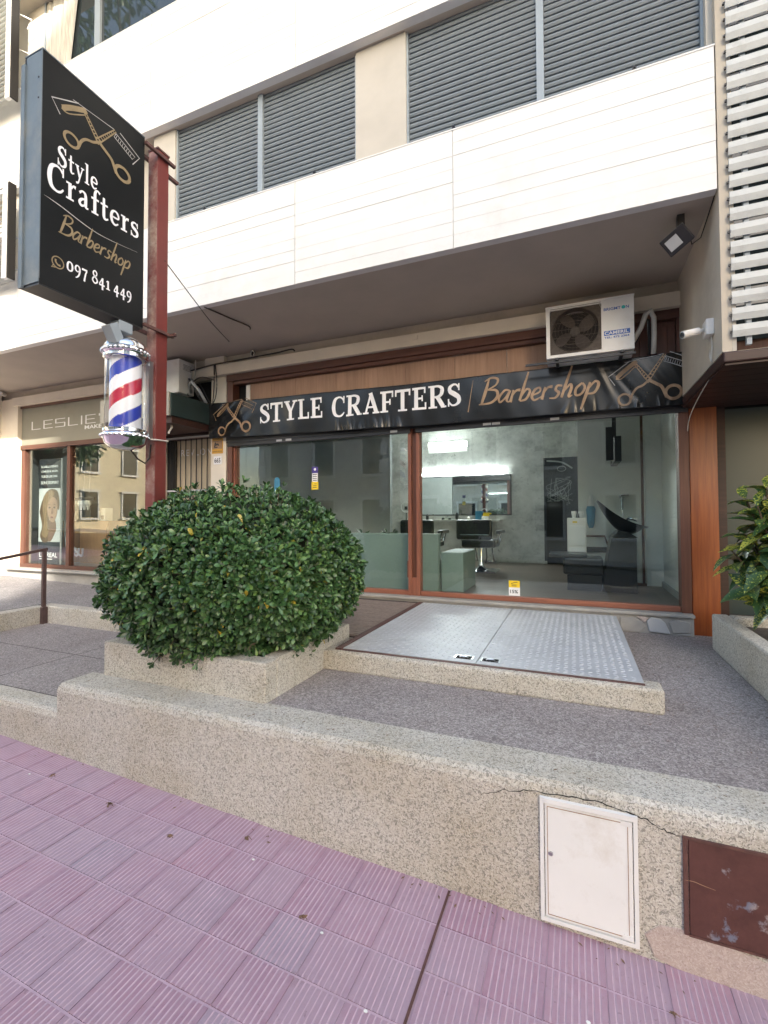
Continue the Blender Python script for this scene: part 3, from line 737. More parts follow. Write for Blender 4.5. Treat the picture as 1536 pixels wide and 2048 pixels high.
# upper left window with curtain
uw = bx('upper_window', 'interior_grey', bd, -6.72, -2.4, 4.135, 4.157, 7.06, 8.3)
for a, b in ((-6.70, -5.70), (-5.60, -4.0), (-3.95, -2.45)):
    bx('pane', 'dark_glass', uw, a, b, 4.05, 4.056, 7.08, 8.28)
for a in (-6.72, -5.70, -4.0): bx('window_frame', 'shutter_frame', uw, a, a+(.10 if a > -6 else .03), 4.02, 4.06, 7.06, 8.3)
bx('window_rail', 'frame_red', uw, -6.7, -2.4, 4.03, 4.065, 7.06, 7.105)
mb = MB(); mb.grid(lambda u, v: (-6.68+u*(.50+.18*v), 4.028+.010*math.sin(u*34+3*math.sin(u*9)), 7.10+1.18*v), 60, 2); mb.build('curtain', 'curtain', uw, smooth=True, recalc=False)
# brackets of the projecting blinds on the left
def blind(z0, z1, nm):
    b = thing('louvre_blind', (-7.2, 3.8, z0), nm, 'blind', 'projecting louvre blinds at the left edge')
    bx('frame', 'frame_white', b, -6.985, -6.90, 3.70, 3.745, z0, z1)
    bx('frame_edge', 'cavity', b, -6.898, -6.872, 3.71, 3.80, z0, z1)
    zz = z0+.03; me = None
    while zz < z1:
        if me is None: o = MB().prism([(3.70, zz), (3.76, zz+.05), (3.765, zz+.045), (3.708, zz-.005)], -8.6, -6.99, 'x').build('slat', 'white_louvre', b); me = o.data; bz = zz
        else: o = bpy.data.objects.new('slat', me); COL.objects.link(o); o.parent = b; o.location = (0, 0, zz-bz)
        zz += .075
    for t in (.12, .45, .75):
        z = z0+(z1-z0)*t
        MB().tube([(-6.885, 3.80, z), (-6.79, 3.90, z-.02), (-6.86, 3.89, z-.13)], .007, 6).build('stay', 'steel', b)
blind(4.33, 5.62, 'white louvre blind on stays at the left edge, lower of the two')
blind(6.77, 8.4, 'white louvre blind on stays at the top left corner')

# ---- barber shop front (timber frame, panes)
sf = thing('shop_front', (-1.8, 5.4, .2), 'brown timber shop front with large glass panes under the black banner', 'shop front')
bx('jamb', 'brown_wood_v', sf, -4.60, -4.52, 5.30, 5.46, .206, 2.24)
bx('jamb', 'brown_wood_v', sf, .955, 1.04, 5.31, 5.46, .206, 2.24)
bx('jamb', 'frame_red_v', sf, -4.515, -4.49, 5.33, 5.44, .206, 2.2)
bx('bottom_rail', 'frame_red', sf, -4.515, -1.872, 5.34, 5.42, .206, .262, .006)
bx('bottom_rail', 'frame_red', sf, -1.722, .953, 5.34, 5.42, .206, .262, .006)
for a in (-1.87, -1.765): bx('mullion', 'frame_red_v', sf, a, a+.042, 5.325, 5.44, .206, 2.30, .004)
bx('mullion_core', 'brown_wood_v', sf, -1.827, -1.766, 5.37, 5.43, .206, 2.28)
bx('mullion_foot', 'frame_red_v', sf, -1.826, -1.767, 5.335, 5.369, .206, .42)
bx('pane', 'shop_glass', sf, -4.488, -4.335, 5.375, 5.383, .263, 2.22)
bx('pane', 'shop_glass', sf, -4.332, -1.873, 5.375, 5.383, .263, 2.22)
bx('pane', 'shop_glass', sf, -1.721, -1.072, 5.375, 5.383, .263, 2.22)
bx('pane', 'shop_glass', sf, -1.069, .953, 5.375, 5.383, .263, 2.22)
bx('lock', 'brown_wood_v', sf, -1.885, -1.871, 5.33, 5.36, .42, .62)
# shutter housing below the banner
hs = thing('shutter_housing', (-1.8, 5.3, 2.15), 'black roller shutter housing between the banner and the shop glass', 'shutter box')
bx('box', 'black_metal', hs, -4.595, 1.035, 5.262, 5.52, 2.245, 2.70)
bx('guide_bar', 'black_metal', hs, -4.595, -1.83, 5.285, 5.32, 2.165, 2.243, .004)
bx('guide_bar', 'black_metal', hs, -1.76, 1.035, 5.285, 5.32, 2.165, 2.243, .004)
bx('bottom_lip', 'black_metal', hs, -4.595, 1.035, 5.27, 5.284, 2.215, 2.240)
for x in (-3.75, -3.6, -2.08, -.95, -.85, -.23):
    bx('maker_plate', 'hose_grey', hs, x, x+.09, 5.282, 5.285, 2.185, 2.212)
# timber panel strip above the banner
tp_ = thing('timber_panelling', (-1.7, 5.4, 2.7), 'strip of vertical timber panels above the black banner', 'panelling')
bx('top_rail', 'brown_wood', tp_, -4.60, 1.04, 5.27, 5.45, 3.10, 3.193)
bx('under_rail', 'brown_wood', tp_, -4.50, .35, 5.30, 5.40, 3.055, 3.098)
bx('stile', 'brown_wood_v', tp_, -4.60, -4.50, 5.29, 5.45, 2.702, 3.098)
bx('stile', 'brown_wood_v', tp_, .95, 1.04, 5.29, 5.45, 2.702, 3.098)
x = -4.26; ww = [.36, .40, .62, .42, .55, .62, .60, .52]
for k, w in enumerate(ww):
    x2 = min(x+w, .55)
    if x2-x > .05: bx('panel', 'panel_wood', tp_, x+.003, x2-.003, 5.37+random.uniform(0, .003), 5.40, 2.702, 3.053)
    x = x2
bx('panel', 'brown_wood_v', tp_, .56, .945, 5.33, 5.38, 2.702, 3.095); bx('panel_field', 'brown_wood_v', tp_, .63, .88, 5.315, 5.329, 2.75, 3.05, .01)
bx('reveal', 'cavity', tp_, -4.50, -4.27, 5.43, 5.45, 2.702, 3.097); bx('reveal_post', 'white_plastic', tp_, -4.335, -4.27, 5.375, 5.41, 2.702, 3.05)

# ---- the banner
bn = thing('banner', (-1.87, 5.2, 2.23), 'long black vinyl banner with white and gold lettering above the shop glass', 'banner')
rb_ = random.Random(8)
CREASE = [(-2.75+.062*k+rb_.uniform(-.025, .025), rb_.uniform(.15, .42), rb_.uniform(-.016, .010), rb_.uniform(-.16, .02)) for k in range(14)]+[(-.1+.11*k+rb_.uniform(-.04, .04), rb_.uniform(.15, .4), rb_.uniform(-.012, .01), rb_.uniform(-.1, .3)) for k in range(11)]
DIAG = [(.15+.12*k+rb_.uniform(-.04, .04), rb_.uniform(.3, .8), rb_.uniform(-.008, .008), rb_.uniform(-.5, -.15), rb_.uniform(.025, .06)) for k in range(8)]+[(-4.7+.2*k, .4, .006, -.3, .06) for k in range(3)]
def bz0(x): return 2.232+.06*max(0, (-1.7-x)/3.14)
def bsurf(x, t):
    """banner surface: depth at x and height fraction t; slack folds at the lower edge"""
    t = max(0, min(1, t))
    y = 5.205
    f = 0
    for cx, hh, am, sk in CREASE:
        if t < hh: f += am*math.exp(-((x-cx-sk*t)/.016)**2)*(1-t/hh)**1.3
    for cx, c_t, am, sk, w_ in DIAG: f += am*math.exp(-((x-cx-sk*(t-c_t))/w_)**2)*math.exp(-((t-c_t)/.45)**2)
    g = 0; e = 0
    h = .006*math.sin(x*3.1+1.5*t)+.004*math.sin(x*7.7-2*t)+.0012*math.sin(x*23+5*t)
    l = math.exp(-((x+4.55)/.3)**2)*.02*math.sin((x-.6*t)*13)
    return y+f+g+h+e+l
def bpt(x, t, lift=0): return (x, bsurf(x, t)-lift, bz0(x)+.497*t+.006*math.sin(x*5)*(1-t))
mb = MB(); mb.grid(lambda u, v: bpt(-4.845+5.94*u, v), 760, 18); cl = mb.build('cloth', 'black_vinyl', bn, smooth=True, recalc=False)
bx('banner_frame', 'black_metal', bn, -4.84, 1.09, 5.235, 5.26, 2.30, 2.70)
bx('banner_end', 'black_vinyl', bn, 1.0935, 1.097, 5.205, 5.30, 2.24, 2.72)
hem = MB()
for t, off in ((.0, -.004), (1.0, -.001)):
    hem.tube([(x, bsurf(x, t)-.001, bz0(x)+.497*t+off) for x in [-4.84+.03*k for k in range(198)]], .0045, 5)
hem.build('hem', 'black_vinyl', bn, smooth=True)
def banner_fn(x0, z0): return lambda a, b, l: (lambda x, z: bpt(x, (z-bz0(x))/.497, .004+l))(x0+a, z0+b)
def fine(ink, step=.1):
    """cut long rectangles so the lettering can follow the folds"""
    out = Ink(); out.k = ink.k
    for pts, l in ink.q:
        if len(pts) == 4:
            (a, b, c, d) = pts; n = max(1, int(math.hypot(b[0]-a[0], b[1]-a[1])/step)); m_ = max(1, int(math.hypot(d[0]-a[0], d[1]-a[1])/step))
            f = lambda u, v: tuple((a[k]*(1-u)+b[k]*u)*(1-v)+(d[k]*(1-u)+c[k]*u)*v for k in (0, 1))
            for i in range(n):
                for j in range(m_): out.q.append(([f(i/n, j/m_), f((i+1)/n, j/m_), f((i+1)/n, (j+1)/m_), f(i/n, (j+1)/m_)], l))
        else: out.q.append((pts, l))
    return out
for body, xa, xb, za, h in (('STYLE', -3.965, -2.975, 2.437, .262), ('CRAFTERS', -2.85, -1.18, 2.418, .262)):
    letters(body, 'print_white', bn, banner_fn(xa, za), xb-xa, h, .03)
letters('Barbershop', 'print_gold', bn, banner_fn(-.96, 2.40), 1.20, .29, .03, 'script')
pl_, gd_ = scissors()
for xa, za, kx, ky in ((-4.775, 2.31, .468, .50), (.335, 2.255, .452, .49)):
    for i, mname in ((pl_, 'print_silver' if xa > 0 else 'print_gold'), (gd_, 'print_gold')):
        j = Ink(); j.put(i, 0, 0, kx, ky=ky); fine(j, .03).build('scissors_print', mname, bn, banner_fn(xa, za))
i = Ink(); i.stroke([(0, 0, .012), (.06, .36, .004)], .01); i.build('print_line', 'print_gold', bn, banner_fn(-1.10, 2.33))

# ---- air conditioner above the banner
def aircon(name, x0, x1, y0, y1, z0, z1, label, full=True):
    a = thing(name, ((x0+x1)/2, (y0+y1)/2, z0), label, 'air conditioner')
    if not full:
        bx('casing', 'white_plastic', a, x0, x1, y0, y1, z0, z1, .01)
        bx('side_cover', 'white_plastic', a, x1+.0005, x1+.012, y0+.05, y1-.05, z1-.16, z1-.05, .004)
        for k in range(5): bx('vent_slot', 'cavity', a, x1+.0122, x1+.0128, y0+.07, y1-.07, z1-.145+k*.018, z1-.139+k*.018)
        return a
    w = x1-x0; cx = x0+.27; cz = (z0+z1)/2+.005; r = .218
    # front face with a round opening
    n = 40; mb = MB(); ring = [(cx+r*math.cos(2*math.pi*k/n), cz+r*math.sin(2*math.pi*k/n)) for k in range(n)]
    gx1 = cx+.238; gx0 = x0+.035
    def edge(k):
        q = 2*math.pi*k/n; c, s_ = math.cos(q), math.sin(q); t = min(((gx1-cx) if c > 0 else (cx-gx0))/abs(c) if abs(c) > 1e-6 else 9, ((z1-.03-cz) if s_ > 0 else (cz-z0-.03))/abs(s_) if abs(s_) > 1e-6 else 9)
        return (cx+c*t, cz+s_*t)
    for k in range(n):
        p, q = ring[k], ring[(k+1) % n]; e1, e2 = edge(k), edge(k+1)
        mb.add([(p[0], y0+.012, p[1]), (q[0], y0+.012, q[1]), (e2[0], y0+.012, e2[1]), (e1[0], y0+.012, e1[1])], [(0, 1, 2, 3)])
        mb.add([(p[0], y0+.012, p[1]), (q[0], y0+.012, q[1]), (q[0], y0+.10, q[1]), (p[0], y0+.10, p[1])], [(0, 1, 2, 3)])
    mb.build('fan_shroud', 'grille_brown', a, recalc=False)
    mb = MB().box(x0, gx0, y0, y1, z0, z1).box(gx1, x1, y0, y1, z0, z1).box(gx0, gx1, y0, y1, z0, z0+.03).box(gx0, gx1, y0, y1, z1-.03, z1); mb.build('casing', 'white_plastic', a)
    bx('back', 'cavity', a, gx0, gx1, y0+.16, y0+.18, z0+.03, z1-.03)
    bx('top_lid', 'white_plastic', a, x0-.006, x1+.006, y0-.006, y1, z1+.0005, z1+.016, .004)
    bx('lid_rust', 'rust_line', a, x0-.004, x1+.004, y0-.005, y0+.004, z1+.0165, z1+.0185)
    # wire grille
    g = MB()
    for k in range(7):
        rr = .03+.031*k
        g.tube([(cx+rr*math.cos(t), y0-.006, cz+rr*math.sin(t)) for t in [2*math.pi*i/36 for i in range(37)]], .0012, 4)
    k = gx0+.008
    while k < gx1: g.box(k-.001, k+.001, y0-.010, y0-.008, z0+.035, z1-.035); k += .0125
    for zz in [z0+.04+i*.075 for i in range(7)]: g.box(gx0+.004, gx1-.004, y0-.0125, y0-.0105, zz, zz+.003)
    tag(g.build('wire_grille', 'grille_brown', a), kind='stuff')
    f = MB().lathe([(.045, 0), (.045, .03), (.03, .04)], (cx, y0+.045, cz), 20, 'y').build('fan_hub', 'grille_brown', a)
    for q in (20, 110, 200, 290):
        pts = []
        for t, w_ in ((.04, .03), (.09, .075), (.14, .095), (.19, .085), (.205, .05)):
            for sg in (-1, 1):
                ang = R(q)+sg*w_/max(t, .05)*.62+t*1.2
                pts.append((cx+t*math.cos(ang), y0+.06-sg*.022, cz+t*math.sin(ang)))
        MB().add(pts, [(2*i, 2*i+1, 2*i+3, 2*i+2) for i in range(4)]).build('fan_blade', 'fan_brown', f, recalc=False, smooth=True)
    text('lettering', 'BRIGMT', 'blue_print', a, on_front(x0+.53, y0-.002, z1-.115), .148, .028, bold=.02)
    text('lettering', 'N', 'blue_print', a, on_front(x0+.722, y0-.002, z1-.115), .026, .028, bold=.02)
    MB().lathe([(.017, 0), (.015, .002)], (x0+.701, y0-.0032, z1-.101), 20, 'y').build('logo_dot', 'teal_print', a)
    bx('sticker', 'blue_print', a, x0+.53, x0+.755, y0-.0025, y0-.0005, z0+.155, z0+.20)
    text('lettering', 'CAMERIL', 'sticker_white', a, on_front(x0+.536, y0-.004, z0+.161), .205, .032, bold=.02)
    text('lettering', 'TEL: 472 2364', 'blue_print', a, on_front(x0+.533, y0-.002, z0+.125), .215, .02, bold=.03)
    return a
ac = aircon('air_conditioner', -.243, .548, 4.95, 5.24, 2.745, 3.258, 'white outdoor air conditioner with brown fan grille on top of the banner')
bx('bracket', 'black_metal', ac, -.16, -.13, 4.94, 5.30, 2.722, 2.744); bx('bracket', 'black_metal', ac, .43, .46, 4.94, 5.30, 2.722, 2.744)
bx('cross_bar', 'black_metal', ac, -.45, .56, 4.965, 4.985, 2.70, 2.721)
MB().tube([(.55, 5.10, 2.86), (.62, 5.08, 2.98), (.66, 5.08, 3.10), (.705, 5.10, 3.14), (.735, 5.12, 3.08), (.738, 5.14, 2.92), (.735, 5.18, 2.74)], .024, 8).build('insulated_pipe', 'cable_white', ac, smooth=True)
MB().tube([(.55, 5.12, 2.82), (.60, 5.10, 2.90), (.61, 5.10, 3.0), (.65, 5.11, 3.08), (.69, 5.13, 3.06), (.70, 5.16, 2.90), (.70, 5.19, 2.74)], .014, 8).build('pipe', 'cable_black', ac, smooth=True)
ac2 = aircon('air_conditioner', -6.0, -5.20, 4.98, 5.27, 2.945, 3.43, 'white outdoor air conditioner on the dark green box behind the red post', full=False)
MB().tube([(-5.19, 5.16, 3.18), (-5.10, 5.12, 3.10), (-5.02, 5.1, 3.0), (-4.98, 5.12, 2.9), (-4.93, 5.2, 2.78)], .012, 6).build('pipe', 'cable_black', ac2, smooth=True)
MB().tube([(-5.19, 5.2, 2.99), (-5.12, 5.1, 3.07), (-5.03, 5.05, 3.09), (-4.95, 5.1, 2.98), (-4.9, 5.2, 2.80)], .022, 8).build('insulated_pipe', 'hose_grey', ac2, smooth=True)

# ---- projecting dark green box over the entry between the shops
gb = thing('projecting_box', (-5.5, 4.9, 2.48), 'dark green box projecting over the barred door behind the red post', 'sign box')
bx('box', 'green_box', gb, -6.12, -4.85, 4.52, 5.26, 2.49, 2.79, .006)
bx('front_panel', 'sign_panel', gb, -6.15, -4.862, 4.495, 4.5185, 2.485, 2.795)
bx('underside', 'dark_canopy', gb, -6.10, -4.87, 4.55, 5.26, 2.40, 2.489)
MB().tube([(-5.05, 4.7, 2.44), (-4.98, 4.66, 2.36), (-5.02, 4.64, 2.28)], .014, 6).build('lamp_tube', 'cable_white', gb)
# barred entry door
dr = thing('barred_door', (-5.35, 5.4, 0), 'beige panelled entry door behind dark iron bars', 'door')
bx('leaf', 'door_beige', dr, -5.72, -4.985, 5.455, 5.49, .05, 2.34)
bx('head', 'dark_canopy', dr, -5.86, -4.905, 5.36, 5.50, 2.345, 2.42)
bx('jamb', 'cavity', dr, -5.86, -5.725, 5.40, 5.50, .05, 2.344); bx('jamb', 'brown_wood_v', dr, -4.98, -4.905, 5.42, 5.50, .05, 2.344)
bx('fanlight', 'cavity', dr, -5.86, -4.905, 5.42, 5.50, 2.421, 3.19); bx('fanlight_post', 'brown_wood_v', dr, -4.97, -4.905, 5.38, 5.4185, 2.43, 3.19)
for k in range(9): MB().tube([(-5.80+k*.105, 5.40, .06), (-5.80+k*.105, 5.40, 2.344)], .008, 6).build('bar', 'cable_black', dr)
for z in (.5, 1.55): MB().box(-5.855, -4.91, 5.385, 5.391, z, z+.025).build('cross_bar', 'hose_grey', dr)
bx('head_strip', 'kerb_concrete', dr, -5.9, -4.62, 5.27, 5.299, 2.335, 2.36)
text('lettering', 'REVLON', 'frame_white', dr, on_front(-5.63, 5.453, 2.10), .60, .10, space=1.3)
# notices on the pillar
nt_ = thing('warning_notice', (-4.77, 5.30, 2.07), 'orange security notice on the pillar left of the shop glass', 'notice')
bx('plate', 'sticker_white', nt_, -4.875, -4.68, 5.292, 5.2995, 2.08, 2.34)
bx('picture', 'print_gold', nt_, -4.868, -4.687, 5.2895, 5.2915, 2.145, 2.265); MATS['notice_orange'] = paint('notice_orange', (.62, .33, .04), .5, var=.05)
bpy.data.objects[nt_.children[-1].name].data.materials[0] = MATS['notice_orange']
i = Ink(); i.stroke([(.03, .02, .02), (.05, .07, .03), (.04, .09, .02)], .02); i.stroke([(.03, .05, .03), (.09, .06, .03), (.12, .04, .01)], .02); i.rect(.03, .012, .09, .03)
i.build('camera_drawing', 'ink', nt_, lambda a, b, l: (-4.86+a, 5.2885-l, 2.15+b))
text('lettering', 'CAMARAS DE', 'ink', nt_, on_front(-4.862, 5.2905, 2.305), .17, .018, bold=.01); text('lettering', 'SEGURIDAD', 'ink', nt_, on_front(-4.862, 5.2905, 2.278), .17, .018, bold=.01)
text('lettering', 'PROPIEDAD VIGILADA', 'ink', nt_, on_front(-4.862, 5.2905, 2.10), .17, .018, bold=.01)
nb = thing('house_number', (-4.78, 5.3, 1.9), 'small white house number plate under the orange notice', 'number plate')
bx('plate', 'sticker_white', nb, -4.845, -4.70, 5.29, 5.2995, 1.92, 2.04, .004); text('lettering', '665', 'ink', nb, on_front(-4.828, 5.2885, 1.945), .11, .07, bold=.02)

# ---- left shop front
ls = thing('salon_shop', (-7.6, 5.4, .25), 'salon shop front with brown frame and big glass panes at the left', 'shop front')
bx('sill', 'kerb_concrete', ls, -9.5, -5.99, 5.16, 5.46, .2355, .27, .01)
bx('bottom_rail', 'brown_wood', ls, -9.36, -5.99, 5.33, 5.43, .2705, .335); bx('head_rail', 'brown_wood', ls, -9.36, -5.99, 5.31, 5.44, 2.40, 2.475)
for a, b in ((-9.36, -9.26), (-8.11, -8.03), (-6.07, -5.99)): bx('mullion', 'brown_wood_v', ls, a, b, 5.335, 5.43, .336, 2.399)
for a, b in ((-9.259, -8.111), (-8.029, -6.071)): bx('pane', 'shop_glass', ls, a, b, 5.375, 5.383, .336, 2.399)
bx('sign_board', 'sign_olive', ls, -9.355, -5.99, 5.33, 5.45, 2.476, 3.15)
bx('top_rail', 'brown_wood', ls, -9.36, -5.99, 5.30, 5.46, 3.151, 3.192)
# sign letters: thin wide strokes
i = Ink(); th = .075; x = 0
def seg(*ps): i.stroke([(x+a, b) for a, b in ps], th, curve=False)
def H(x0_, x1_, y): i.rect(x+x0_, y-th/2, x+x1_, y+th/2)
def Vv(xx, y0_, y1_): i.rect(x+xx-th/2, y0_, x+xx+th/2, y1_)
for ch in "LESLIE'S":
    if ch == 'L': Vv(.06, 0, 1); H(.1, .62, .04); x += .78
    elif ch == 'E': Vv(.06, 0, 1); H(.1, .62, .04); H(.1, .56, .5); H(.1, .62, .96); x += .78
    elif ch == 'S': H(.0, .6, .04); H(.0, .6, .5); H(.0, .62, .96); i.rect(x, .5, x+th, .96); i.rect(x+.56, .04, x+.56+th, .5); x += .78
    elif ch == 'I': Vv(.06, 0, 1); x += .26
    else: i.rect(x+.02, .75, x+.02+th, 1); x += .22
j = Ink(); j.put(i, 0, 0, 2.18/x, ky=.15); j.build('lettering', 'frame_white', ls, lambda a, b, l: (-9.08+a, 5.326-l, 2.745+b))
text('lettering', 'MAKE UP', 'frame_white', ls, on_front(-7.66, 5.326, 2.655), .66, .065, bold=.02)
bx('interior_floor', 'floor_wood', ls, -9.6, -5.9, 5.53, 9.0, .1, .30); bx('interior_wall', 'interior_grey', ls, -9.8, -5.9, 8.6, 8.7, .3, 3.1)
bx('interior_wall', 'interior_grey', ls, -9.75, -9.65, 5.53, 8.59, .3, 3.1); bx('interior_wall', 'interior_grey', ls, -5.88, -5.78, 5.53, 8.59, .3, 3.1); bx('interior_ceiling', 'interior_white', ls, -9.64, -5.89, 5.56, 8.59, 3.0, 3.1)

# ================================================================== THE NEIGHBOURING BUILDING ON THE RIGHT
nbld = thing('neighbouring_building', (3, 6, 0), 'beige building at the right edge with white louvres, dark canopy and varnished wood column', 'building')
bx('side_wall', 'beige_wall', nbld, .976, 1.034, 3.90, 5.56, 2.30, 12)
bx('corner_strip', 'pier_paint', nbld, 1.035, 1.06, 3.90, 4.0, 2.30, 12)
bx('upper_wall', 'brown_wood_v', nbld, 1.061, 6, 4.35, 4.5, 2.30, 12)
for k in range(5): bx('window', 'dark_glass', nbld, 1.10+k*.62, 1.62+k*.62, 4.325, 4.349, 2.5, 9)
bx('shade_slab', 'beige_light', nbld, 1.035, 6, 4.0, 4.349, 2.296, 2.33)
cn = bx('canopy', 'dark_canopy', nbld, .976, 6, 3.88, 5.50, 2.22, 2.295, .01)
for k in range(9): bx('canopy_board', 'dark_canopy', cn, .99, 6, 3.90+k*.166, 4.06+k*.166, 2.205, 2.2195)
bx('wood_column', 'orange_wood', nbld, 1.047, 1.276, 5.33, 5.52, -.02, 2.204, .004)
bx('back_wall', 'cavity', nbld, 1.05, 6, 5.53, 5.7, -.1, 4.4)
wf = bx('shop_window', 'frosted_film', nbld, 1.36, 6, 5.45, 5.46, .20, 2.19)
bx('frame', 'dark_canopy', wf, 1.277, 1.359, 5.40, 5.50, .0, 2.204); bx('frame', 'dark_canopy', wf, 1.36, 6, 5.41, 5.50, 0, .199)
me = None; z = 2.40; k = 0
while z < 9:
    if me is None:
        mb = MB(); pr = [(3.875, -.012), (3.862, .03), (3.866, .072), (3.873, .072), (3.869, .03), (3.882, -.01)]
        mb.prism([(y, zz+z) for y, zz in pr], 1.03, 2.6, 'x'); o = mb.build('louvre_slat', 'white_louvre', nbld); me = o.data; bz = z
        po = MB().box(1.018, 1.03, 3.87, 3.885, z+.02, z+.035).build('louvre_pin', 'black_metal', nbld); pm = po.data
    else:
        o = bpy.data.objects.new('louvre_slat', me); COL.objects.link(o); o.parent = nbld; o.location = (0, random.uniform(-.002, .002), z-bz); o.rotation_euler.y = 0
        po = bpy.data.objects.new('louvre_pin', pm); COL.objects.link(po); po.parent = nbld; po.location = (0, 0, z-bz)
    z += .1175
bx('louvre_post', 'shutter_frame', nbld, 1.115, 1.145, 3.89, 3.92, 2.332, 9); bx('louvre_post', 'shutter_frame', nbld, 1.9, 1.94, 3.89, 3.92, 2.332, 9)

# ================================================================== SIGN POST, SIGN BOX, BARBER POLE
sp = thing('sign_post', (-3.05, 2.7, .1), 'red square steel post rising from the hedge beside the hanging sign', 'post')
mb = MB().box(-3.10, -3.0, 2.647, 2.753, .1, 4.06)
mb.build('shaft', ['post_red'], sp, bevel=.004)
bx('sun_dappled_face', 'post_dappled', sp, -3.098, -3.002, 2.6445, 2.6465, .2, 4.05)  # thin sheet with sun dapple painted on the street side of the post
bx('cap', 'rust_edge', sp, -3.105, -2.995, 2.642, 2.758, 4.0605, 4.075)
for z in (2.60, 4.0):
    MB().box(-3.13, -3.10, 2.50, 2.95 if z > 3 else 2.80, z, z+.022).box(-2.999, -2.975, 2.52, 2.80, z, z+.022).build('bracket', 'rust_edge', sp)
MB().box(-3.16, -2.93, 2.76, 2.78, 2.60, 2.622).build('bracket', 'rust_edge', sp)
sg = thing('hanging_sign', (-3.08, 2.15, 2.58), 'tall black double-sided light box sign with gold scissors and phone number on the post', 'sign')
SX = -3.0; Y0, Y1, Z0, Z1 = 1.79, 2.525, 2.585, 4.05
bx('box', 'black_vinyl_flat', sg, SX-.175, SX-.002, Y0+.002, Y1, Z0, Z1)
bx('face', 'black_vinyl_flat', sg, SX-.0018, SX, Y0, Y1, Z0, Z1)
bx('edge_panel', 'sign_metal', sg, SX-.150, SX-.004, Y0-.003, Y0+.0015, Z0+.01, Z1-.005)
bx('edge_trim', 'sign_metal', sg, SX-.004, SX+.002, Y0-.006, Y0-.0002, Z0+.03, Z1); bx('edge_trim', 'sign_metal', sg, SX-.186, SX-.150, Y0-.014, Y0+.0015, Z0-.005, Z1-.05)
bx('top_trim', 'sign_metal', sg, SX-.17, SX+.003, Y0-.004, Y1, Z1+.0005, Z1+.008); bx('bottom_plate', 'black_metal', sg, SX-.175, SX-.002, Y0, Y1, Z0-.008, Z0-.0005)
for z in (3.75, 3.88): MB().lathe([(.006, 0), (.005, -.003)], (SX-.03, Y0-.0033, z), 8, 'y').build('rivet', 'black_metal', sg)
def sign_fn(y0, z0, tilt=0): return lambda a, b, l: (SX+.0012+l, y0+a, z0+b+tilt*a)
letters('Style', 'print_white', sg, sign_fn(1.885, 3.39), .27, .135)
letters('Crafters', 'print_white', sg, sign_fn(1.823, 3.205, .05), .655, .175)
letters('Barbershop', 'print_bronze', sg, sign_fn(1.905, 2.965), .50, .135, 0, 'script')
letters('097 841 449', 'print_white', sg, sign_fn(1.952, 2.745), .475, .098)
i = Ink(); i.ring(.04, .04, .036, .036, .007); i.stroke([(.012, .012), (.0, -.004), (.026, .004)], .007, False); i.stroke([(.026, .056, .012), (.026, .04, .01), (.04, .026, .01), (.056, .026, .014)], .01)
i.build('phone_symbol', 'print_bronze', sg, sign_fn(1.858, 2.725))
i = Ink(); i.stroke([(0, .04, .001), (.1, .03, .006), (.35, -.005, .004), (.66, .03, .001)], .005); i.build('flourish', 'print_silver', sg, sign_fn(1.81, 3.105))
for i, mn in ((pl_, 'print_silver'), (gd_, 'print_bronze')):
    j = Ink(); j.put(i, 0, 0, .395, ky=.36); j.build('scissors_print', mn, sg, sign_fn(1.845, 3.565))

bp = thing('barber_pole', (-3.08, 2.45, 1.66), 'striped red, white and blue barber pole with chrome caps on the red post', 'barber pole')
BX, BYc = -3.08, 2.45
L = lambda prof, nm, mt_, par, s=True: MB().lathe(prof, (BX, BYc, 0), 40).build(nm, mt_, par, smooth='auto')
# striped drum: three materials on a twisted strip mesh
mb = MB(); nz, na = 60, 48; z0, z1 = 1.80, 2.33; mats_idx = []
for j in range(nz+1):
    for k in range(na):
        t = 2*math.pi*k/na; mb.v.append(V(BX+.107*math.cos(t), BYc+.107*math.sin(t), z0+(z1-z0)*j/nz))
for j in range(nz):
    for k in range(na): mb.f.append((j*na+k, j*na+(k+1) % na, (j+1)*na+(k+1) % na, (j+1)*na+k))
dm = mb.build('striped_drum', ['stripe_white', 'stripe_blue', 'stripe_red'], bp, smooth=True, recalc=False)
for pidx, pol in enumerate(dm.data.polygons):
    j, k = divmod(pidx, na); t = k/na; z = (z1-z0)*(j+.5)/nz
    ph = ((z/.40)-t*1.0+.33) % 1.0         # one turn lifts the stripes by 0.40 m
    pol.material_index = 2 if .0 <= ph < .25 else (1 if .5 <= ph < .75 else 0)
MB().lathe([(.138, 1.80), (.138, 2.33)], (BX, BYc, 0), 40).build('clear_cover', 'clear_cover', bp, smooth=True)
bpy.data.objects[bp.children[-1].name].data.polygons
L([(.142, 2.325), (.150, 2.33), (.150, 2.345), (.140, 2.35), (.150, 2.362), (.158, 2.372), (.158, 2.39), (.148, 2.40), (.145, 2.405), (.14, 2.425), (.118, 2.455), (.075, 2.478), (.02, 2.488)], 'top_cap', 'chrome', bp)
L([(.142, 1.805), (.150, 1.80), (.150, 1.785), (.140, 1.78), (.150, 1.77), (.157, 1.76), (.157, 1.745), (.147, 1.735), (.143, 1.73), (.135, 1.70), (.105, 1.672), (.06, 1.658), (.01, 1.654)], 'bottom_cap', 'chrome', bp)
for z in (2.375, 1.752):
    bd_ = MB()
    for k in range(28):
        t = 2*math.pi*k/28; bd_.lathe([(.004, -.012), (.011, -.006), (.012, .004), (.005, .012)], (BX+.156*math.cos(t), BYc+.156*math.sin(t), z), 6)
    bd_.build('beaded_rim', 'chrome', bp, smooth=True)
bx('mounting_rail', 'steel', bp, -3.085, -3.02, 2.606, 2.642, 1.76, 2.36)
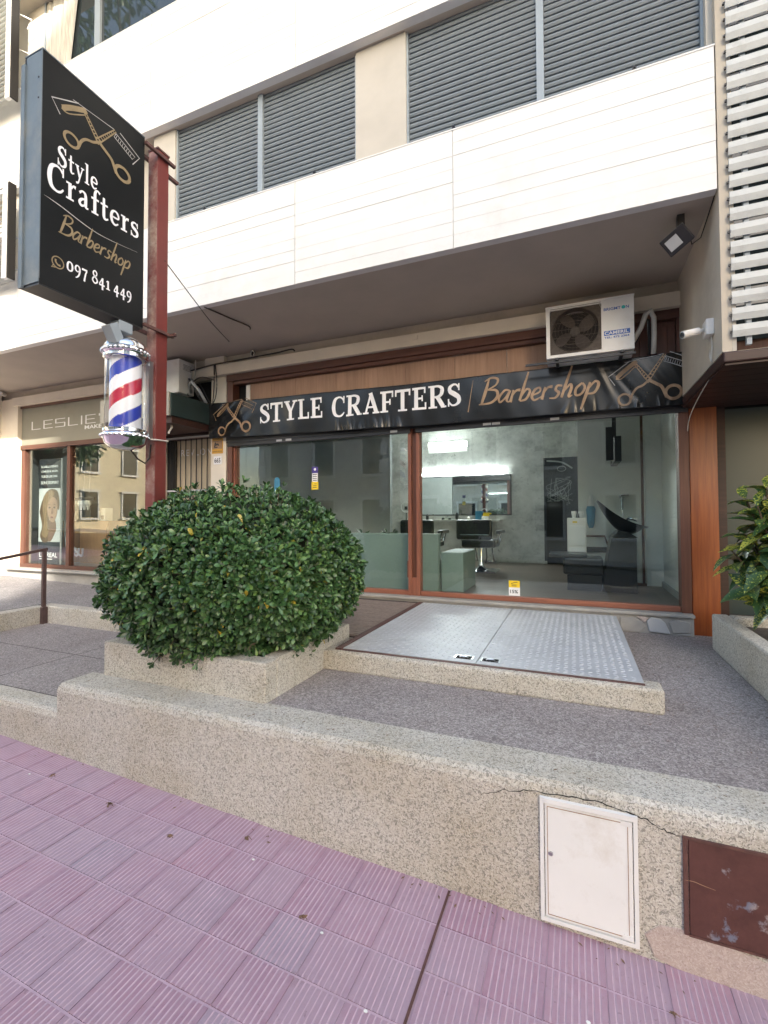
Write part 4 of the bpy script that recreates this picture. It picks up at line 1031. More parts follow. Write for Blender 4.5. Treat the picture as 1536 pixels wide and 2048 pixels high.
for z in (1.79, 2.34): bx('arm', 'chrome', bp, -3.10, -3.03, 2.57, 2.606, z-.012, z+.012)
MB().tube([(-3.11, 2.50, 1.765), (-3.0, 2.60, 1.752), (-2.985, 2.66, 1.755), (-2.99, 2.76, 1.76)], .006, 6).build('tie_wire', 'cable_white', bp)
lm = thing('bracket_light', (-3.06, 2.36, 2.5), 'small grey junction box light under the hanging sign above the barber pole', 'light')
bx('box', 'shutter_frame', lm, -3.10, -3.0, 2.33, 2.44, 2.50, 2.576, .006)
MB().obox((-3.045, 2.315, 2.475), (.045, 0, 0), (0, .03, .02), (0, -.03, .055)).build('flap', 'shutter_frame', lm, bevel=.005)
MB().tube([(-3.07, 2.37, 2.50), (-3.075, 2.42, 2.486)], .006, 6).build('cable', 'hose_grey', lm)
MB().tube([(BX, 2.50, 1.66), (BX+.02, 2.54, 1.60), (-3.05, 2.60, 1.57), (-3.05, 2.642, 1.62), (-3.04, 2.642, 1.72)], .006, 6).build('cable_end', 'cable_black', bp)

# ================================================================== HEDGE
hg = thing('clipped_hedge', (-2.5, 3.0, .17), 'dense green dome-shaped clipped hedge growing in the stone planter', 'hedge')
HC = V(-2.485, 2.98, .71); HA, HB = .935, .80
rh = random.Random(11)
def hedge_pt(th, ph):
    """th azimuth, ph -1..1 from underside to top"""
    ct, st_ = math.cos(th), math.sin(th); e = 2/2.15
    cx = math.copysign(abs(ct)**e, ct); sy = math.copysign(abs(st_)**e, st_)
    if ph >= 0: rr = (1-ph**2.05)**(1/2.05); z = ph*.65
    else: rr = 1-.36*(-ph)**1.9; z = ph*.53
    w = 1+.025*math.sin(3*th+1)+.02*math.sin(5*th+ph*4)+.015*math.sin(9*th-ph*7)
    return V(HC.x+HA*rr*cx*w, HC.y+HB*rr*sy*w, HC.z+z*w)
def hedge_nrm(th, ph):
    e = .02; a = hedge_pt(th+e, ph)-hedge_pt(th-e, ph); b = hedge_pt(th, min(.999, ph+e))-hedge_pt(th, max(-1, ph-e))
    n_ = a.cross(b); return n_.normalized() if n_.length > 1e-9 else V(0, 0, 1)
# leaf outline: obovate, folded on the midrib, tip curling
def leaf_geo(curl=.25, fold=.22):
    st = [(0, .03), (.3, .10), (.6, .20), (.82, .215), (1, .05)]
    vs = []; fs = []
    for t, w in st:
        z = -curl*t*t+.05*t; vs += [(-w, t, z+fold*w), (0, t, z), (w, t, z+fold*w)]
    for k in range(4): fs += [(3*k, 3*k+1, 3*k+4, 3*k+3), (3*k+1, 3*k+2, 3*k+5, 3*k+4)]
    return [V(*v) for v in vs], fs
LV, LF = leaf_geo(); LV2, LF2 = leaf_geo(-.12, .3)
def frame_mat(p, direction, normal, size):
    y = direction.normalized(); x = y.cross(normal)
    if x.length < 1e-4: x = y.orthogonal()
    x.normalize(); z = x.cross(y)
    return Matrix(((x.x*size, y.x*size, z.x*size, p.x), (x.y*size, y.y*size, z.y*size, p.y), (x.z*size, y.z*size, z.z*size, p.z), (0, 0, 0, 1)))
leaves = []; stems = MB()
cellth = 118
tries = 0
def rosette(p, n_, size, nl):
    a = n_.orthogonal().normalized(); b = n_.cross(a); r0_ = rh.uniform(0, 6.28)
    for k in range(nl):
        q = r0_+2*math.pi*k/nl*1.0+rh.uniform(-.25, .25); inner = k % 2
        tilt = rh.uniform(.25, .62) if inner else rh.uniform(.75, 1.25)
        rad = a*math.cos(q)+b*math.sin(q)
        d__ = (n_*math.cos(tilt)+rad*math.sin(tilt)); nn = (n_*math.sin(tilt)-rad*math.cos(tilt))
        leaves.append((frame_mat(p+rad*.004, d__, nn, size*rh.uniform(.75, 1.15)), rh.random() < .75))
placed = []
for ring in range(52):
    ph = -1+2*(ring+.5)/52
    ph = max(-.99, min(.995, ph))
    z_ = hedge_pt(0, ph); circ = 2*math.pi*(abs(z_.x-HC.x)*.93)
    cnt = max(6, int(circ/.056))
    for k in range(cnt):
        th = 2*math.pi*(k+rh.random()*.9)/cnt+ring*.37; q = ph+rh.uniform(-.022, .022); q = max(-.99, min(.997, q))
        p = hedge_pt(th, q); n_ = hedge_nrm(th, q)
        if n_.dot(p-HC) < 0: n_ = -n_
        if p.z < .20 and -3.12 < p.x < -1.9 and 2.5 < p.y < 3.5: continue
        dn = (n_+V(rh.uniform(-.5, .5), rh.uniform(-.5, .5), rh.uniform(-.1, .75))*.62).normalized()
        p2 = p+n_*rh.gauss(-.008, .026)
        rosette(p2, dn, rh.uniform(.038, .060), rh.choice((6, 7, 8)))
        if rh.random() < .28:
            stems.tube([p2-dn*.10+V(rh.uniform(-.03, .03), rh.uniform(-.03, .03), -.03), p2-dn*.04, p2], [.0035, .003, .002], 4)
# a second, sunken layer fills the gaps
for k in range(1500):
    th = rh.uniform(0, 6.283); q = rh.uniform(-.97, .97); p = hedge_pt(th, q); n_ = hedge_nrm(th, q)
    if n_.dot(p-HC) < 0: n_ = -n_
    if p.z < .25 and -3.2 < p.x < -1.8 and 2.4 < p.y < 3.6: continue
    rosette(p-n_*rh.uniform(.045, .08), (n_+V(rh.uniform(-.5, .5), rh.uniform(-.5, .5), .3)).normalized(), rh.uniform(.04, .055), 6)
# the 300 leaves that show largest are single objects
def shown(mt_):
    c = mt_.translation; return (c-CAM).length - (.25 if c.z < .75 else 0) + (5 if (c-HC).dot(CAM-HC) < .45 else 0)
leaves.sort(key=lambda q: shown(q[0]))
lmesh = []
for vv, ff in ((LV, LF), (LV2, LF2)):
    me = bpy.data.meshes.new('leaf'); me.from_pydata([tuple(v) for v in vv], [], ff); me.materials.append(MATS['hedge_leaf'])
    for pl0 in me.polygons: pl0.use_smooth = True
    lmesh.append(me)
hl = thing  # (keeps the name free)
fo = MB()
pick = leaves[:900:3]; pset = set(id(q) for q in pick)
for q in pick:
    o = bpy.data.objects.new('leaf', lmesh[0 if q[1] else 1]); COL.objects.link(o); o.parent = hg
    mw = q[0].copy(); mw.translation = mw.translation-Vector(hg.location); o.matrix_local = mw
for q in leaves:
    if id(q) in pset: continue
    vv, ff = (LV, LF) if q[1] else (LV2, LF2); fo.add([q[0] @ v for v in vv], ff)
tag(fo.build('foliage', 'hedge_leaf', hg, smooth=True, recalc=False), kind='stuff')
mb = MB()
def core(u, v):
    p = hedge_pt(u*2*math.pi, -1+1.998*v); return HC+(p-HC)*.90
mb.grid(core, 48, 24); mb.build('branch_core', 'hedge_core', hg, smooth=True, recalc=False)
tag(stems.build('twigs', 'twig', hg, recalc=False), kind='stuff')
for k in range(5):
    x, y = rh.uniform(-2.95, -2.05), rh.uniform(2.65, 3.3)
    MB().tube([(x, y, .16), (x+.03, y, .35), (x*.9-.25, y*.95+.15, .8)], [.022, .018, .01], 6).build('stem', 'twig', hg)

# ================================================================== RIGHT PLANTER WITH SPOTTED-LEAF SHRUB
rp = thing('side_planter', (1.6, 3.6, 0), 'long washed-stone planter at the right edge below the frosted window', 'planter')
for a in ((1.085, 1.205, 2.5, 4.83), (1.206, 2.6, 4.71, 4.83), (2.48, 2.6, 2.5, 4.709), (1.206, 2.479, 2.5, 2.62)):
    MB().box(a[0], a[1], a[2], a[3], -.004, .305).build('planter_wall', 'wall_stone', rp, bevel=.018, seg=3)
MB().box(1.206, 2.479, 2.621, 4.709, -.003, .235).build('soil', 'soil', rp)
au = thing('spotted_laurel', (1.42, 4.28, .235), 'shrub with yellow-spotted green leaves in the planter at the right edge', 'shrub')
def big_leaf():
    st = [(0, .02), (.12, .10), (.35, .21), (.6, .20), (.82, .11), (1, .0)]
    vs = []; fs = []
    for t, w in st: z = -.30*t*t+.1*t; vs += [(-w, t, z+.35*w), (0, t, z), (w, t, z+.35*w)]
    for k in range(5): fs += [(3*k, 3*k+1, 3*k+4, 3*k+3), (3*k+1, 3*k+2, 3*k+5, 3*k+4)]
    me = bpy.data.meshes.new('leaf'); me.from_pydata(vs, [], fs); me.materials.append(MATS['aucuba_leaf'])
    for q in me.polygons: q.use_smooth = True
    return me
blm = big_leaf(); ra = random.Random(5)
for (tx, ty, tz) in ((1.16, 4.20, 1.02), (1.22, 4.12, 1.22), (1.30, 4.22, 1.36), (1.10, 4.26, .88), (1.24, 4.02, .78), (1.42, 4.10, 1.30), (1.18, 4.10, .64), (1.50, 4.25, 1.40), (1.36, 3.98, 1.02), (1.60, 4.35, 1.15), (1.3, 4.45, 1.1), (1.34, 4.05, .72), (1.2, 4.3, 1.28), (1.30, 4.10, 1.12), (1.22, 4.2, .95), (1.45, 4.05, .9)):
    base = V(1.42+ra.uniform(-.06, .06), 4.28+ra.uniform(-.06, .06), .23); tip = V(tx, ty, tz); midp = base*.45+tip*.55+V(.05, .03, .06)
    MB().tube([base, midp, tip], [.012, .009, .005], 6).build('stem', 'twig', au)
    ax = (tip-midp).normalized()
    for k in range(13):
        q = 2.4*k+ra.uniform(0, .5); a = ax.orthogonal().normalized(); b = ax.cross(a); rad = a*math.cos(q)+b*math.sin(q)
        tl = ra.uniform(.7, 1.5); d__ = ax*math.cos(tl)+rad*math.sin(tl)+V(0, 0, -.15); nn = ax*math.sin(tl)-rad*math.cos(tl)+V(0, 0, .5)
        o = bpy.data.objects.new('leaf', blm); COL.objects.link(o); o.parent = au
        p = tip-ax*(.028*k*.9)
        mw = frame_mat(p, d__, nn.normalized(), ra.uniform(.15, .25)); mw.translation = mw.translation-Vector(au.location); o.matrix_local = mw

# ================================================================== WALL HATCHES, RAIL, LAMP, CAMERA, CABLES
wd = thing('meter_cabinet', (.03, 2.15, -.58), 'white metal meter cabinet door set in the low stone wall', 'cabinet')
X0, X1, A0, A1 = -.157, .217, -.578, -.06
MB().box(X0, X0+.016, WF-.018, WF+.03, A0, A1).box(X1-.016, X1, WF-.018, WF+.03, A0, A1).box(X0+.016, X1-.016, WF-.018, WF+.03, A0, A0+.016).box(X0+.016, X1-.016, WF-.022, WF+.03, A1-.02, A1).build('frame', 'frame_white', wd)
bx('door', 'door_white', wd, X0+.019, X1-.019, WF-.016, WF+.0, A0+.02, A1-.024, .003)
dd0 = bpy.data.objects[wd.children[-1].name]
mb = MB()
for (a, b, c, e) in ((X0+.03, X1-.035, A1-.036, A1-.0335), (X0+.03, X1-.035, A0+.0305, A0+.033), (X0+.029, X0+.0315, A0+.033, A1-.036), (X1-.0375, X1-.035, A0+.033, A1-.036)): mb.box(a, b, WF-.0175, WF-.0161, c, e)
mb.build('panel_groove', 'rust_line', dd0)
MB().lathe([(.0095, 0), (.0095, -.004), (.006, -.005)], (X0+.043, WF-.0165, -.29), 16, 'y').build('lock', 'steel', dd0)
for z in (A1-.045, A0+.022): bx('hinge', 'frame_white', wd, X1-.062, X1-.02, WF-.020, WF-.0165, z, z+.02)
hd = thing('rusty_hatch', (.6, 2.15, -.5), 'dark red rusty metal hatch in the low wall at the right edge', 'hatch')
MB().box(.372, .388, WF-.014, WF+.02, -.47, -.098).box(.388, 1.0, WF-.014, WF+.02, -.106, -.098).box(.388, 1.0, WF-.012, WF+.02, -.475, -.466).build('frame', 'rust_edge', hd)
bx('door', 'rusty_door', hd, .391, 1.0, WF-.011, WF+.004, -.465, -.108, .002)
i = Ink(); i.stroke([(0, 0, .001), (.03, .002, .003), (.06, -.004, .002), (.10, -.010, .001)], .002); i.build('scar', 'rust_line', hd, lambda a, b, l: (.376+a, WF-.0145, -.262+b))

rl = thing('handrail', (-6.3, 3.88, -.18), 'short brown iron handrail on the lower terrace at the left edge', 'railing')
MB().box(-6.325, -6.285, 3.855, 3.90, -.19, .75).build('post', 'rail_paint', rl, bevel=.004)
MB().box(-6.36, -6.25, 3.835, 3.899, -.19, .02).build('post_shoe', 'rail_paint', rl, bevel=.004)
MB().obox((-6.305, 3.05, .62), (.022, 0, 0), (0, .86, .135), (0, -.003, .016)).build('rail', 'rail_paint', rl, bevel=.003)
MB().box(-6.325, -6.285, 2.30, 2.34, -.19, .50).build('post', 'rail_paint', rl)

fl = thing('flood_light', (.8, 4.2, 3.2), 'black square flood light hanging from the soffit at the right', 'flood light')
ax_ = V(.80, .25, -.0).normalized()
fd = V(-.25, -.75, -.5).normalized(); fx = V(.93, -.36, .10).normalized(); fx = (fx-fd*fx.dot(fd)).normalized(); fz = fx.cross(fd)
fc = V(.76, 4.14, 3.285)
tl = Matrix.Rotation(R(22), 3, fd); fx = tl @ fx; fz = tl @ fz
MB().obox(fc, fx*.092, fd*.022, fz*.075).build('housing', 'black_metal', fl, bevel=.006)
MB().obox(fc+fd*.0235-fx*.022, fx*.046, fd*.001, fz*.044).build('lens', 'hose_grey', fl)
for k in range(6): MB().obox(fc-fd*.033+fx*(-.07+.028*k), fx*.003, fd*.011, fz*.06).build('fin', 'black_metal', fl)
MB().box(.765, .815, 4.14, 4.19, 3.36, 3.484).build('bracket', 'black_metal', fl)
MB().tube([fc+fx*.09, (.87, 4.2, 3.26), (.93, 4.2, 3.3), (.965, 4.15, 3.42), (.97, 3.98, 3.475)], .004, 5).build('cable', 'cable_black', fl)
sc_ = thing('security_camera', (.93, 4.15, 2.55), 'white bullet security camera on the beige side wall at the right', 'camera')
bx('junction_box', 'white_plastic', sc_, .925, .9755, 4.08, 4.20, 2.50, 2.62, .006)
MB().tube([(.925, 4.15, 2.56), (.885, 4.14, 2.555), (.86, 4.13, 2.55)], .014, 8).build('arm', 'white_plastic', sc_, smooth=True)
cp0, cp1 = V(.89, 4.15, 2.555), V(.775, 4.10, 2.525)
MB().tube([cp0, cp1], .029, 16).build('barrel', 'white_plastic', sc_, smooth='auto'); MB().tube([cp1, cp1+(cp1-cp0).normalized()*.004], .022, 16).build('lens', 'dark_glass', sc_)
MB().tube([(.965, 4.12, 2.50), (.963, 4.10, 2.40), (.962, 4.13, 2.31), (.964, 4.17, 2.36), (.966, 4.16, 2.50)], .006, 6).build('cable', 'cable_white', sc_)
c2 = thing('security_camera', (-9.6, 5.2, 3.45), 'tiny white security camera high on the left edge pillar', 'camera')
MB().tube([(-9.75, 5.25, 3.44), (-9.60, 5.1, 3.42)], .035, 12).build('barrel', 'white_plastic', c2); MB().tube([(-9.75, 5.27, 3.46), (-9.75, 5.25, 3.44)], .02, 8).build('arm', 'white_plastic', c2)

def cable(label, pts, r, mat, name='cable', smooth=True):
    return tag(MB().tube(spline([tuple(p) for p in pts], 5), r, 6).build(name, mat, smooth=smooth), label, 'cable')
cable('thin black wire from the red post down to the facade pillar', [(-2.999, 2.72, 3.20), (-3.4, 3.41, 3.285), (-3.8, 4.10, 3.375), (-4.2, 4.86, 3.478)], .0045, 'cable_black')
cable('brown conduit across the soffit ending in a hook', [(-3.75, 3.94, 3.474), (-3.68, 4.3, 3.472), (-3.63, 4.54, 3.472), (-3.63, 4.57, 3.44)], .008, 'grille_brown')
cb = thing('cable_bundle', (-4.75, 5.24, 2.8), 'tangled dark cables draped along the lintel above the house number pillar', 'cables')
rc = random.Random(2)
for pts in ([(-5.9, 5.2, 3.22), (-5.4, 5.18, 3.28), (-4.8, 5.2, 3.345), (-4.2, 5.2, 3.36), (-3.7, 5.2, 3.37), (-3.45, 5.19, 3.38), (-3.4, 5.19, 3.35)], [(-5.3, 5.19, 3.30), (-4.7, 5.18, 3.35), (-4.4, 5.19, 3.34), (-4.0, 5.2, 3.355)],
            [(-4.76, 5.2, 3.34), (-4.75, 5.19, 3.1), (-4.77, 5.2, 2.9), (-4.78, 5.19, 2.78)], [(-4.74, 5.2, 3.34), (-4.70, 5.19, 3.05), (-4.73, 5.19, 2.85), (-4.79, 5.18, 2.76)],
            [(-5.25, 5.2, 3.3), (-5.22, 5.18, 3.1), (-5.2, 5.15, 2.95), (-5.1, 5.15, 2.80)], [(-5.1, 5.19, 3.45), (-5.08, 5.17, 3.3), (-5.12, 5.19, 3.1), (-5.02, 5.18, 2.9)], [(-5.3, 5.2, 3.05), (-5.0, 5.17, 3.18), (-4.75, 5.2, 3.12)],
            [(-4.12, 5.2, 3.37), (-4.1, 5.19, 3.45), (-4.05, 5.19, 3.42), (-4.08, 5.2, 3.37)], [(-5.0, 5.16, 3.1), (-4.9, 5.14, 2.98), (-4.84, 5.16, 2.85), (-4.80, 5.19, 2.79)]):
    MB().tube(spline(pts, 5), rc.uniform(.005, .010), 6).build('strand', rc.choice(['cable_black', 'cable_black', 'grille_brown', 'cable_white']), cb, smooth=True)
MB().lathe([(.03, -.02), (.04, 0), (.03, .02)], (-4.13, 5.26, 3.45), 12, 'y').build('lamp_holder', 'cable_black', cb)
bx('small_plate', 'beige_light', cb, -1.76, -1.70, 5.205, 5.214, 3.26, 3.31)
cable('white cable hanging from the side wall by the canopy and banner end', [(1.0, 3.89, 2.3), (.99, 4.5, 2.19), (1.0, 4.9, 2.12), (1.02, 5.2, 2.05), (1.03, 5.3, 1.98), (1.04, 5.31, 2.06)], .004, 'cable_white')

# ================================================================== INSIDE THE BARBER SHOP
FZ = .1995
ct = thing('reception_bench', (-2.4, 5.9, FZ), 'sage green high-backed reception bench behind the left shop glass', 'bench')
bx('back_panel', 'sage', ct, -3.9, -1.60, 5.70, 5.82, FZ, .935, .012)
bx('arm_block', 'sage', ct, -1.592, -1.30, 5.79, 6.55, FZ, .70, .015); bx('seat', 'black_leather', ct, -3.85, -1.601, 5.825, 6.5, FZ, .60, .03)
for x in (-2.75, -2.35):
    pt = thing('potted_plant', (x, 5.95, .60), 'small dark leafy plant on the %s part of the green bench' % ('left' if x < -2.5 else 'right'), 'plant')
    MB().lathe([(.07, .605), (.09, .75), (.085, .75), (.08, .70)], (x, 5.95, 0), 14).build('pot', 'cabinet_wood', pt)
    mb = MB()
    for k in range(70):
        d__ = V(ra.uniform(-1, 1), ra.uniform(-1, 1), ra.uniform(.1, .9)).normalized(); p = V(x, 5.95, .80)+d__*ra.uniform(.03, .13)
        mt0 = frame_mat(p, d__, V(0, 0, 1), .09); mb.add([mt0 @ v for v in LV], LF)
    tag(mb.build('foliage', 'hedge_leaf', pt, recalc=False), kind='stuff')
def barber_chair(x, y, label):
    c = thing('barber_chair', (x, y, FZ), label, 'chair', 'black barber chairs facing the mirror')
    bx('base_plate', 'chrome', c, x-.29, x+.29, y-.29, y+.29, FZ, FZ+.025, .01)
    MB().lathe([(.15, FZ+.026), (.06, FZ+.08), (.045, FZ+.12), (.045, .62)], (x, y, 0), 20).build('column', 'chrome', c, smooth='auto')
    bx('seat', 'black_leather', c, x-.29, x+.29, y-.27, y+.27, .62, .76, .04, 3)
    bx('backrest', 'black_leather', c, x-.36, x+.25, y-.35, y-.25, .76, 1.10, .04, 3)
    for s_ in (-1, 1):
        bx('armrest', 'black_leather', c, x+s_*.34-.045, x+s_*.34+.045, y-.24, y+.25, .86, .92, .02)
        MB().tube([(x+s_*.34, y+.15, .86), (x+s_*.30, y+.12, .70)], .014, 6).tube([(x+s_*.34, y-.15, .86), (x+s_*.30, y-.12, .70)], .014, 6).build('arm_support', 'chrome', c)
    MB().tube([(x+.1, y-.05, .62), (x+.12, y-.1, .45), (x+.10, y-.1, .35)], .012, 6).build('lever', 'black_metal', c)
    bx('footrest', 'chrome', c, x-.2, x+.2, y+.45, y+.55, .32, .345); MB().tube([(x-.15, y+.25, .62), (x-.15, y+.46, .34)], .014, 6).tube([(x+.15, y+.25, .62), (x+.15, y+.46, .34)], .014, 6).build('footrest_arm', 'chrome', c)
    bx('back_bar', 'chrome', c, x-.28, x+.2, y-.37, y-.352, .84, .855)
    return c
barber_chair(-1.53, 8.2, 'black barber chair on a chrome base in front of the mirror, fully visible')
barber_chair(-2.5, 8.05, 'black barber chair half hidden behind the door mullion and green bench')
mr = thing('wall_mirror', (-2.2, 9.85, 1.1), 'wide black-framed mirror on the marbled back wall', 'mirror')
bx('glass', 'mirror', mr, -3.20, -1.225, 9.880, 9.888, 1.20, 2.01); bx('frame', 'black_metal', mr, -3.22, -1.205, 9.889, 9.8995, 1.18, 2.03)
bx('frame_rail', 'black_metal', mr, -3.22, -1.205, 9.872, 9.8795, 2.01, 2.03)
for a, b in ((-3.17, -2.33), (-2.16, -1.30)):
    t = thing('tube_lamp', ((a+b)/2, 9.86, 2.05), 'lit white tube lamp above the mirror, %s one' % ('left' if a < -3 else 'right'), 'lamp')
    MB().tube([(a, 9.845, 2.082), (b, 9.845, 2.082)], .02, 10).build('tube', 'tube_light', t); bx('batten', 'white_plastic', t, a, b, 9.868, 9.8995, 2.06, 2.10)
pn = thing('fill_panel', (-2.55, 9.85, 2.55), 'added glowing panel high on the back wall, standing for a reflection in the glass', 'lamp')
bx('frame', 'interior_white', pn, -2.98, -2.12, 9.86, 9.8995, 2.56, 2.78); bx('glow_sheet', 'fill_glow', pn, -2.96, -2.14, 9.85, 9.8595, 2.66, 2.77)  # added glow in place of a reflected bright rectangle; brightens the interior
cs = thing('styling_counter', (-2.3, 9.7, .2), 'long pale styling counter below the mirror', 'counter')
bx('top', 'marble_wall', cs, -3.6, -1.40, 9.55, 9.8995, 1.04, 1.09, .004); bx('panel', 'marble_wall', cs, -3.6, -2.2, 9.62, 9.8995, FZ, 1.039)
for k, (x, h, mt0) in enumerate(((-2.95, .12, 'black_metal'), (-2.6, .05, 'black_metal'), (-2.45, .05, 'black_metal'), (-2.3, .15, 'black_metal'), (-2.05, .06, 'white_plastic'), (-1.75, .07, 'white_plastic'))):
    tag(MB().lathe([(.03, 1.0905), (.035, 1.0905+h*.4), (.028, 1.0905+h*.8), (.012, 1.0905+h)], (x, 9.66, 0), 10).build('bottle', mt0), '%s %s on the styling counter' % ('black' if mt0[0] == 'b' else 'white', ['spray bottle at the far left', 'low jar left of the tall bottle', 'low jar next to the tall bottle', 'tall bottle in the middle', 'low jar right of the tall bottle', 'low jar at the right'][k]), 'bottle', 'bottles on the styling counter')
ps = thing('wall_poster', (-.22, 9.89, .25), 'tall dark poster with faint white drawing on the back wall', 'poster')
bx('sheet', 'poster_dark', ps, -.57, .14, 9.885, 9.8995, .26, 2.33)
i = Ink(); ri = random.Random(4)
for k in range(14): i.stroke([(ri.uniform(0, .5), ri.uniform(0, .6)) for _ in range(4)], .006)
i.ring(.3, .75, .08, .05, .01); i.stroke([(.02, .92), (.3, .88), (.5, .75)], .03)
i.build('drawing', 'interior_grey', ps, lambda a, b, l: (-.53+a, 9.883-l, 1.35+b))
bx('dark_door', 'cavity', bd, -.52, -.15, 9.878, 9.8845, .2, 1.45)
cdp = thing('towel_cabinet', (0, 6.9, FZ), 'white trolley cabinet with towels beside the wash chair', 'cabinet')
bx('body', 'white_plastic', cdp, -.10, .145, 6.95, 7.25, FZ, 1.13, .01)
for z in (.45, .75): bx('drawer_front', 'frame_white', cdp, -.085, .13, 6.935, 6.949, z, z+.27, .004)
bx('label', 'sticker_yellow', cdp, -.03, .03, 6.9475, 6.9495, 1.06, 1.085)
for x in (-.01, .085): MB().lathe([(.022, 1.131), (.035, 1.20), (.033, 1.225)], (x, 7.05, 0), 12).build('cup', 'frame_white', cdp)
ws = thing('wash_chair', (.3, 6.7, FZ), 'black backwash chair with tilting basin near the right of the shop', 'chair')
mb = MB().prism([(.30, FZ), (.70, FZ), (.70, .88), (.42, .88)], 6.45, 6.95, 'y'); mb.build('pedestal', 'black_leather', ws, bevel=.01)
bx('seat', 'black_leather', ws, -.15, .33, 6.47, 6.95, .40, .62, .03); bx('leg_panel', 'black_leather', ws, -.10, .31, 6.5, 6.92, FZ, .40)
bx('footboard', 'black_leather', ws, -.32, .14, 6.47, 6.95, .622, .665, .01)
MB().prism([(.42, .882), (.72, .882), (.62, .95), (.50, .97)], 6.48, 6.92, 'y').build('basin_foot', 'black_leather', ws, bevel=.01)
def basin(u, v):
    t = u; x = .27+.56*t; zt = 1.36-.34*t-.06*math.sin(math.pi*t); dp = .02+.17*math.sin(math.pi*min(1, t*1.05))**.8
    a = -1+2*v; return (x, 6.70+.26*a*(1-.35*(1-t)), zt-dp*(1-a*a))
MB().grid(basin, 16, 12).build('basin', 'black_leather', ws, smooth=True, recalc=False)
md = ws.children[-1].modifiers.new('s', 'SOLIDIFY'); md.thickness = .02
MB().tube([(.72, 6.72, 1.02), (.60, 6.72, 1.10), (.64, 6.72, 1.13), (.74, 6.72, 1.10)], .02, 8).build('tap', 'chrome', ws, smooth=True)
wa = thing('wooden_armchair', (.22, 7.7, FZ), 'dark wooden armchair behind the wash chair', 'chair')
for x in (.06, .45):
    for y in (7.5, 7.9): MB().tube([(x, y, FZ), (x, y, .72)], .018, 6).build('leg', 'brown_wood_v', wa)
bx('seat', 'black_leather', wa, .04, .47, 7.48, 7.92, .62, .70, .02)
MB().obox((.0, 7.7, .95), (.02, 0, .0), (0, .18, 0), (.07, 0, .26)).build('backrest', 'black_leather', wa, bevel=.015)
MB().tube([(.06, 7.5, .72), (.06, 7.5, .86), (.40, 7.5, .86), (.45, 7.5, .70)], .016, 6).build('arm', 'brown_wood_v', wa)
dy = thing('hair_dryer', (.2, 7.22, 1.2), 'blue and white hand dryer hanging on the white pier', 'dryer')
MB().lathe([(.05, 1.30), (.065, 1.25), (.05, 1.05), (.03, .98)], (.22, 7.5, 0), 12).build('body', 'sticker_blue', dy); MB().lathe([(.04, 1.301), (.03, 1.40), (.01, 1.46)], (.22, 7.5, 0), 10).build('nozzle', 'white_plastic', dy)
bx('bracket', 'white_plastic', dy, .17, .27, 7.53, 7.55, 1.0, 1.4); bx('inner_panel', 'interior_white', bd, .05, .90, 7.551, 7.60, .2, IZ1)
shw = thing('hand_shower', (.63, 7.2, 1.3), 'chrome hand shower hanging on the white wall by the wash chair', 'shower')
MB().tube([(.60, 7.50, 1.43), (.64, 7.48, 1.46), (.72, 7.48, 1.46)], .018, 8).tube([(.63, 7.50, 1.45), (.63, 7.49, 1.25)], .016, 8).build('head', 'chrome', shw); MB().tube([(.63, 7.49, 1.25), (.65, 7.47, 1.1), (.66, 7.46, .98)], .007, 6).build('hose', 'steel', shw); bx('holder', 'chrome', shw, .61, .65, 7.50, 7.55, 1.36, 1.40)
tv = thing('television', (.52, 6.95, 1.85), 'black television seen edge-on hanging from a ceiling bracket', 'television')
bx('panel', 'black_metal', tv, .49, .575, 6.75, 7.45, 1.87, 2.20, .006); bx('bracket', 'black_metal', tv, .48, .53, 6.95, 7.0, 2.201, IZ1); bx('arm_plate', 'black_metal', tv, .40, .49, 6.9, 6.94, 1.90, 2.35)
rg = thing('ring_light', (-2.35, 6.6, .6), 'thin white ring light on a black tripod behind the bench', 'lamp')
MB().tube([(-2.35+.075*math.cos(t), 6.60, 1.30+.075*math.sin(t)) for t in [2*math.pi*k/32 for k in range(33)]], .008, 8).build('ring', 'frame_white', rg, smooth=True)
MB().tube([(-2.35, 6.61, .95), (-2.35, 6.61, 1.23)], .008, 6).build('rod', 'black_metal', rg)
for a in (0, 2.1, 4.2): MB().tube([(-2.35, 6.61, .98), (-2.35+.12*math.cos(a), 6.61+.12*math.sin(a), FZ)], .007, 6).build('leg', 'black_metal', rg)
bx('phone_clamp', 'black_metal', rg, -2.37, -2.33, 6.59, 6.61, 1.26, 1.31)
# stickers on the glass
s1 = thing('glass_sticker', (-3.2, 5.372, 1.52), 'purple, white and yellow sticker on the left shop glass', 'sticker')
bx('head', 'sticker_purple', s1, -3.245, -3.15, 5.3715, 5.3745, 1.74, 1.825); bx('list', 'sticker_white', s1, -3.24, -3.155, 5.3715, 5.3745, 1.625, 1.739); bx('offer', 'sticker_yellow', s1, -3.25, -3.145, 5.3715, 5.3745, 1.52, 1.624)
for k in range(4): bx('text_line', 'ink', s1, -3.232, -3.163, 5.3705, 5.3713, 1.64+k*.026, 1.65+k*.026)
for k in range(3): bx('text_line', 'ink', s1, -3.23+.01*k, -3.17, 5.3705, 5.3713, 1.545+k*.024, 1.552+k*.024)
MB().lathe([(.018, 0), (.016, -.001)], (-3.197, 5.3712, 1.79), 14, 'y').build('emblem', 'sticker_white', s1)
s2 = thing('glass_sticker', (-.63, 5.372, .28), 'yellow and white 15 percent sticker low on the shop glass', 'sticker')
bx('offer', 'sticker_yellow', s2, -.695, -.575, 5.3715, 5.3745, .36, .435); bx('price', 'sticker_white', s2, -.695, -.575, 5.3715, 5.3745, .268, .359)
